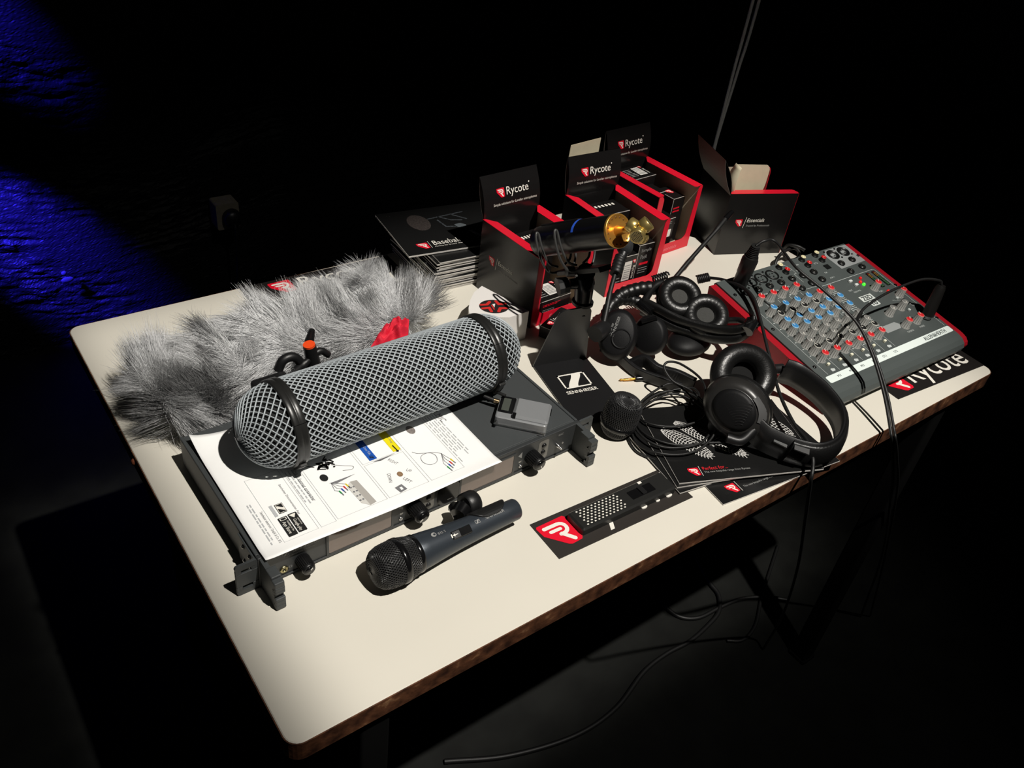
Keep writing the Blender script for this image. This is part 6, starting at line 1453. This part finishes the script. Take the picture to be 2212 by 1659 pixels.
mb = MB(); mb.tube(cr([LB((0.8257, 0.1382, 0.79)), LB((0.8078, 0.1424, 0.79)), LB((0.7833, 0.1339, 0.786))], 6), [0.0075] * 13, 12); mb.build('yoke', M_black, hB)
mb = MB(); mb.tube([LB((0.6794, 0.1147, 0.77)), LB((0.6625, 0.1061, 0.766))], [0.018, 0.014], 14); mb.build('cup_hinge', M_black, hB)

# ------------------------------------------------------------------ plugs and leads
def cable(name, label, pts, r, k=8, n=8, m=None, cat='cable', group=None):
    mb = MB(); mb.tube(cr(pts, k), r, n); o = mb.build(name, m or M_rubber, None, centre=True); return tag(o, label, cat, group)
# round connector in the first channel socket, lead running over the desk and off the table
xl = thing('xlr_connector', 'long black round connector plugged upright into the mixer', 'connector', tuple(Matrix.Translation(mxr.location) @ mxr.rotation_euler.to_matrix().to_4x4() @ pan(0.0414, 0.2522, 0.0025) @ Vector((0, 0, 0))))
xb = Vector(xl.location); xt = Vector((0.9038, 0.2965, 0.8934))
iv = in_root(xl); dxl = (xt - xb)
def xp(t): return iv(xb + dxl * t)
mb = MB(); mb.tube([xp(0), xp(0.30), xp(0.32), xp(0.66), xp(0.68), xp(0.74)], [0.0118, 0.0118, 0.0126, 0.0130, 0.0122, 0.0112], 22); mb.build('shell', mat('connector_black', (24, 23, 22), 0.4, spec=0.45), xl)
rads = []; pts = []
for i in range(29):
    t = 0.74 + 0.26 * i / 28; pts.append(xp(t)); rads.append((0.0104 - 0.0034 * i / 28) * (1.0 if i % 4 < 2 else 0.86))
mb = MB(); mb.tube(pts, rads, 16); mb.build('strain_relief', M_rubber, xl)
ce = Vector((0.9437, 0.1182, 0.848))
cable('microphone_lead', 'thin black lead from the upright connector arching over the mixer', [tuple(xt), tuple(xt + Vector((0.012, -0.004, 0.008))), tuple(xt + Vector((0.030, -0.012, 0.006))), (0.9156, 0.2254, 0.89), (0.9311, 0.1778, 0.872), (0.9412, 0.1188, 0.85), (0.9327, 0.0747, 0.826), (0.9168, 0.0279, 0.792), (0.9014, -0.0078, 0.76), (0.899, -0.0197, 0.744), (0.943, -0.0156, 0.69), (1.0678, 0.0036, 0.54), (1.2078, 0.009, 0.29), (1.3296, 0.022, 0.005)], 0.0023)
jb = Matrix.Translation(mxr.location) @ mxr.rotation_euler.to_matrix().to_4x4() @ pan(0.3107, 0.0667, 0.0005) @ Vector((0, 0, 0))
jk = thing('jack_connector', 'black jack plug standing in the mixer headphone socket', 'connector', tuple(jb)); iv2 = in_root(jk)
jt = Vector((1.1831, 0.1235, 0.846)); dj = jt - jb
def jp(t): return iv2(jb + dj * t)
mb = MB(); mb.tube([jp(0), jp(0.05), jp(0.06), jp(0.10)], [0.0062, 0.0062, 0.0080, 0.0080], 16); mb.build('collar', M_steel, jk)
mb = MB(); mb.tube([jp(0.10), jp(0.50), jp(0.90), jp(1.0)], [0.0098, 0.0096, 0.0084, 0.0066], 18); mb.build('shell', MATS['connector_black'], jk)
cable('headphone_lead', 'thin black lead arching from the jack plug across the mixer', [tuple(jt), tuple(jt + Vector((-0.006, 0.004, 0.008))), (1.1373, 0.1385, 0.86), (1.0664, 0.1417, 0.858), (1.0051, 0.1388, 0.852), (0.9695, 0.1309, 0.846), (0.948, 0.1146, 0.844), (0.9359, 0.07, 0.823), (0.9216, 0.0237, 0.789), (0.9075, -0.0107, 0.758), (0.9029, -0.024, 0.744), (0.9518, -0.02, 0.685), (1.0767, -0.0014, 0.54), (1.2137, 0.0055, 0.29), (1.3486, 0.0107, 0.005)], 0.0021)
# lead of the folded headphones: spring relief then down the front
mb = MB(); ax0 = Vector((0.8797, 0.3682, 0.8)); ax1 = Vector((0.8966, 0.359, 0.806)); dd_ = (ax1 - ax0); u1 = dd_.orthogonal().normalized(); u2 = dd_.normalized().cross(u1)
sp_ = [tuple(ax0 + dd_ * (i / 60) + (u1 * math.cos(i * 0.72) + u2 * math.sin(i * 0.72)) * 0.0062) for i in range(61)]
mb.tube(sp_, 0.0017, 6); mb.tube([tuple(ax0), tuple(ax1)], 0.0030, 8)
tag(mb.build('cable_spring', M_rubber, None, centre=True), 'short black coiled spring lead beside the folded headphones', 'cable')
cable('coiled_lead', 'black lead from the folded headphones over the red mixer cheek to the front edge', [(0.8943, 0.3569, 0.806), (0.8981, 0.3341, 0.814), (0.8957, 0.2953, 0.824), (0.8842, 0.2583, 0.825), (0.8578, 0.2144, 0.812), (0.8235, 0.1634, 0.796), (0.7868, 0.107, 0.78), (0.7589, 0.0558, 0.774), (0.7468, 0.0245, 0.774), (0.7272, -0.001, 0.774), (0.7188, -0.0117, 0.766), (0.7117, -0.0191, 0.754), (0.7299, -0.0155, 0.72), (0.7931, 0.0007, 0.62), (0.9297, 0.0346, 0.39), (1.0504, 0.0701, 0.14), (1.066, 0.0815, 0.007)], 0.0026)
cable('coiled_lead', 'short black lead looping from the folded headphones back to their band', [(0.9043, 0.3015, 0.82), (0.8948, 0.2754, 0.82), (0.8785, 0.2434, 0.814), (0.8634, 0.2216, 0.806), (0.8623, 0.2278, 0.8)], 0.0026)
mb = MB(); a0 = Vector((0.7843, 0.3799, 0.818)); a1 = Vector((0.8116, 0.3755, 0.822)); d1 = a1 - a0; u1 = d1.orthogonal().normalized(); u2 = d1.normalized().cross(u1)
mb.tube([tuple(a0 + d1 * (i / 44) + (u1 * math.cos(i * 0.9) + u2 * math.sin(i * 0.9)) * 0.0055) for i in range(45)], 0.0014, 6)
tag(mb.build('cable_spring', M_rubber, None, centre=True), 'small coiled cord above the headset padding', 'cable')
# loose coil of thin lead on the brochures
pts = [(0.6683, 0.0893, 0.7525), (0.6393, 0.1027, 0.7525), (0.6089, 0.1142, 0.7525), (0.5874, 0.1343, 0.7525), (0.5807, 0.1636, 0.75), (0.5951, 0.1909, 0.746), (0.6181, 0.2068, 0.748), (0.6442, 0.21, 0.753), (0.6758, 0.2028, 0.76), (0.6972, 0.188, 0.766), (0.6925, 0.1714, 0.768), (0.6801, 0.1649, 0.766), (0.6848, 0.2126, 0.762), (0.6476, 0.2152, 0.758), (0.6156, 0.2085, 0.752), (0.5989, 0.193, 0.75), (0.5979, 0.1676, 0.754), (0.6216, 0.1463, 0.756), (0.6525, 0.1367, 0.758), (0.6733, 0.138, 0.76), (0.6874, 0.156, 0.764), (0.6859, 0.1825, 0.764), (0.6631, 0.2034, 0.762), (0.6301, 0.2064, 0.758), (0.5974, 0.1942, 0.754), (0.5784, 0.177, 0.752), (0.571, 0.1541, 0.753), (0.5768, 0.1296, 0.7535), (0.5965, 0.114, 0.7535), (0.6284, 0.1046, 0.7545), (0.656, 0.1109, 0.757), (0.6708, 0.1218, 0.759), (0.6792, 0.1398, 0.762), (0.6783, 0.1687, 0.764), (0.6611, 0.1955, 0.764), (0.6174, 0.1965, 0.76), (0.5841, 0.1861, 0.754), (0.5713, 0.1749, 0.748), (0.5614, 0.1503, 0.746), (0.5648, 0.1228, 0.7525), (0.5867, 0.1041, 0.7535), (0.6139, 0.0962, 0.7545), (0.6432, 0.0995, 0.758), (0.6602, 0.1061, 0.764)]
cable('thin_lead', 'loose coil of thin black lead beside the mesh microphone head', pts, 0.0017, 3, 6)
cable('thin_lead', 'thin black lead rising in a loop to the large ear cup', [(0.6797, 0.152, 0.774), (0.6787, 0.1794, 0.776), (0.6666, 0.2, 0.78), (0.6638, 0.2163, 0.788), (0.6658, 0.2229, 0.794), (0.6733, 0.2222, 0.798), (0.6821, 0.2096, 0.8), (0.6851, 0.1814, 0.8), (0.6792, 0.1605, 0.8), (0.6667, 0.1417, 0.796), (0.6571, 0.1284, 0.79), (0.654, 0.116, 0.784)], 0.0017, 6, 6)
cable('thin_lead', 'thin black lead curving out over the bare table left of the brochures', [(0.5761, 0.1788, 0.743), (0.5641, 0.1726, 0.743), (0.5564, 0.1586, 0.743), (0.5533, 0.1427, 0.743), (0.5573, 0.1301, 0.743), (0.5633, 0.1182, 0.743)], 0.0016, 6, 6)
gj = thing('mini_jack_plug', 'small gold mini jack plug lying on the table below the headset', 'connector', (0.6513, 0.2659, 0.744)); ig = in_root(gj)
mb = MB(); mb.tube([ig((0.638, 0.2736, 0.7435)), ig((0.6399, 0.2726, 0.7435)), ig((0.643, 0.2709, 0.7435)), ig((0.6443, 0.2703, 0.7435)), ig((0.6535, 0.2663, 0.7438)), ig((0.6604, 0.2637, 0.744))], [0.0006, 0.0017, 0.0012, 0.0019, 0.0019, 0.0019], 12); mb.build('tip', M_gold, gj)
mb = MB(); mb.tube([ig((0.6599, 0.2633, 0.7445)), ig((0.6624, 0.262, 0.7445)), ig((0.6812, 0.254, 0.745)), ig((0.6915, 0.2487, 0.745))], [0.0036, 0.0042, 0.0042, 0.0026], 14); mb.build('grip', M_blackg, gj)
cable('power_lead', 'black lead curling up behind the mixer near the turned display box', [(1.1357, 0.3983, 0.744), (1.1456, 0.4046, 0.756), (1.1549, 0.4037, 0.768), (1.1689, 0.4049, 0.77), (1.189, 0.4036, 0.77), (1.1953, 0.3952, 0.764), (1.1905, 0.3918, 0.754), (1.1842, 0.4024, 0.746), (1.1822, 0.4148, 0.75), (1.1766, 0.4171, 0.762), (1.1745, 0.4097, 0.776), (1.1815, 0.3949, 0.78), (1.1909, 0.3833, 0.776)], 0.0032, 6)
# twin pull cords hanging behind the table
for x0, x1, lab in ((0.0, 0.0, 'grey hanging cord behind the table, left of the pair'), (0.020, 0.003, 'grey hanging cord behind the table, right of the pair')):
    top = Vector((1.454, 0.84, 1.0828)); bot = Vector((1.434, 0.84, 0.7881))
    pts = [(bot.x + x1 * 0.3, 0.84, 0.02), (bot.x + x1, 0.84, bot.z - 0.1), (bot.x + x1, 0.84, bot.z), ((bot.x * 0.5 + top.x * 0.5) + x0 * 0.7 - 0.012, 0.84, bot.z * 0.5 + top.z * 0.5), (top.x + x0 - 0.020, 0.84, top.z), (top.x + x0 - 0.018, 0.84, top.z + 0.6), (top.x + x0 - 0.012, 0.84, top.z + 1.4)]
    cable('hanging_cord', lab, pts, 0.0036, 8, 8, mat('cord_grey', (214, 214, 210), 0.7), 'cord', 'hanging cords')
# leads on the floor under the table
cable('floor_lead', 'black lead looping on the floor under the front edge', [(0.9516, 0.3502, 0.005), (0.9571, 0.2806, 0.005), (0.9673, 0.2359, 0.005), (1.0031, 0.2117, 0.005), (1.0641, 0.2067, 0.005), (1.1231, 0.198, 0.005), (1.1786, 0.171, 0.005), (1.2148, 0.1405, 0.005)], 0.0045)
cable('floor_lead', 'black lead bending down to the right on the floor', [(1.1227, 0.3432, 0.0055), (1.0957, 0.2724, 0.0055), (1.0868, 0.2324, 0.0055), (1.0535, 0.2001, 0.0065), (1.0062, 0.187, 0.0055), (0.9408, 0.1786, 0.0055), (0.8759, 0.1823, 0.0055), (0.8036, 0.1754, 0.0055), (0.7012, 0.1447, 0.0055), (0.5952, 0.1434, 0.0055), (0.4696, 0.1775, 0.0055), (0.3639, 0.2307, 0.0055)], 0.0050)
cable('floor_lead', 'thin black lead hooking round on the dark floor at the right', [(1.3255, 0.2601, 0.004), (1.2522, 0.221, 0.004), (1.1701, 0.1769, 0.004), (1.0989, 0.1326, 0.004), (1.0451, 0.1208, 0.004), (1.0125, 0.1378, 0.004)], 0.0038)

# ------------------------------------------------------------------ wall socket with a plugged adaptor
ws_ = thing('socket_adaptor', 'pale plug adaptor with a round black plug on the back wall', 'adaptor', (0.586, 1.765, 0.3224), 0.0)
M_old = mat('adaptor_plastic', (150, 142, 126), 0.5, var=0.1, scale=80)
mb = MB(); mb.prism(rrect(-0.032, 0.032, -0.036, 0.040, 0.006, 4), 0.0, 0.050, RX(90)); bev(mb.build('housing', M_old, ws_, T(0, 0.030, 0)), 0.003, 2)
mb = MB(); mb.lathe([(0.026, -0.004), (0.026, 0.012), (0.020, 0.024), (0, 0.026)], 28); mb.build('black_plug', M_blackm, ws_, T(0.008, -0.021, -0.002) @ RX(90))
mb = MB(); mb.tube(cr([(0.008, -0.042, -0.010), (0.008, -0.050, -0.050), (0.006, -0.030, -0.20), (0.0, 0.0, -0.28)], 6), 0.004, 8); mb.build('plug_lead', M_rubber, ws_)
mb = MB()
for k in range(6): mb.box(-0.020 + 0.008 * k, -0.016 + 0.008 * k, -0.012, 0.010, 0.0398, 0.0404)
mb.build('raised_marks', M_old, ws_, T(0, 0.0, 0))
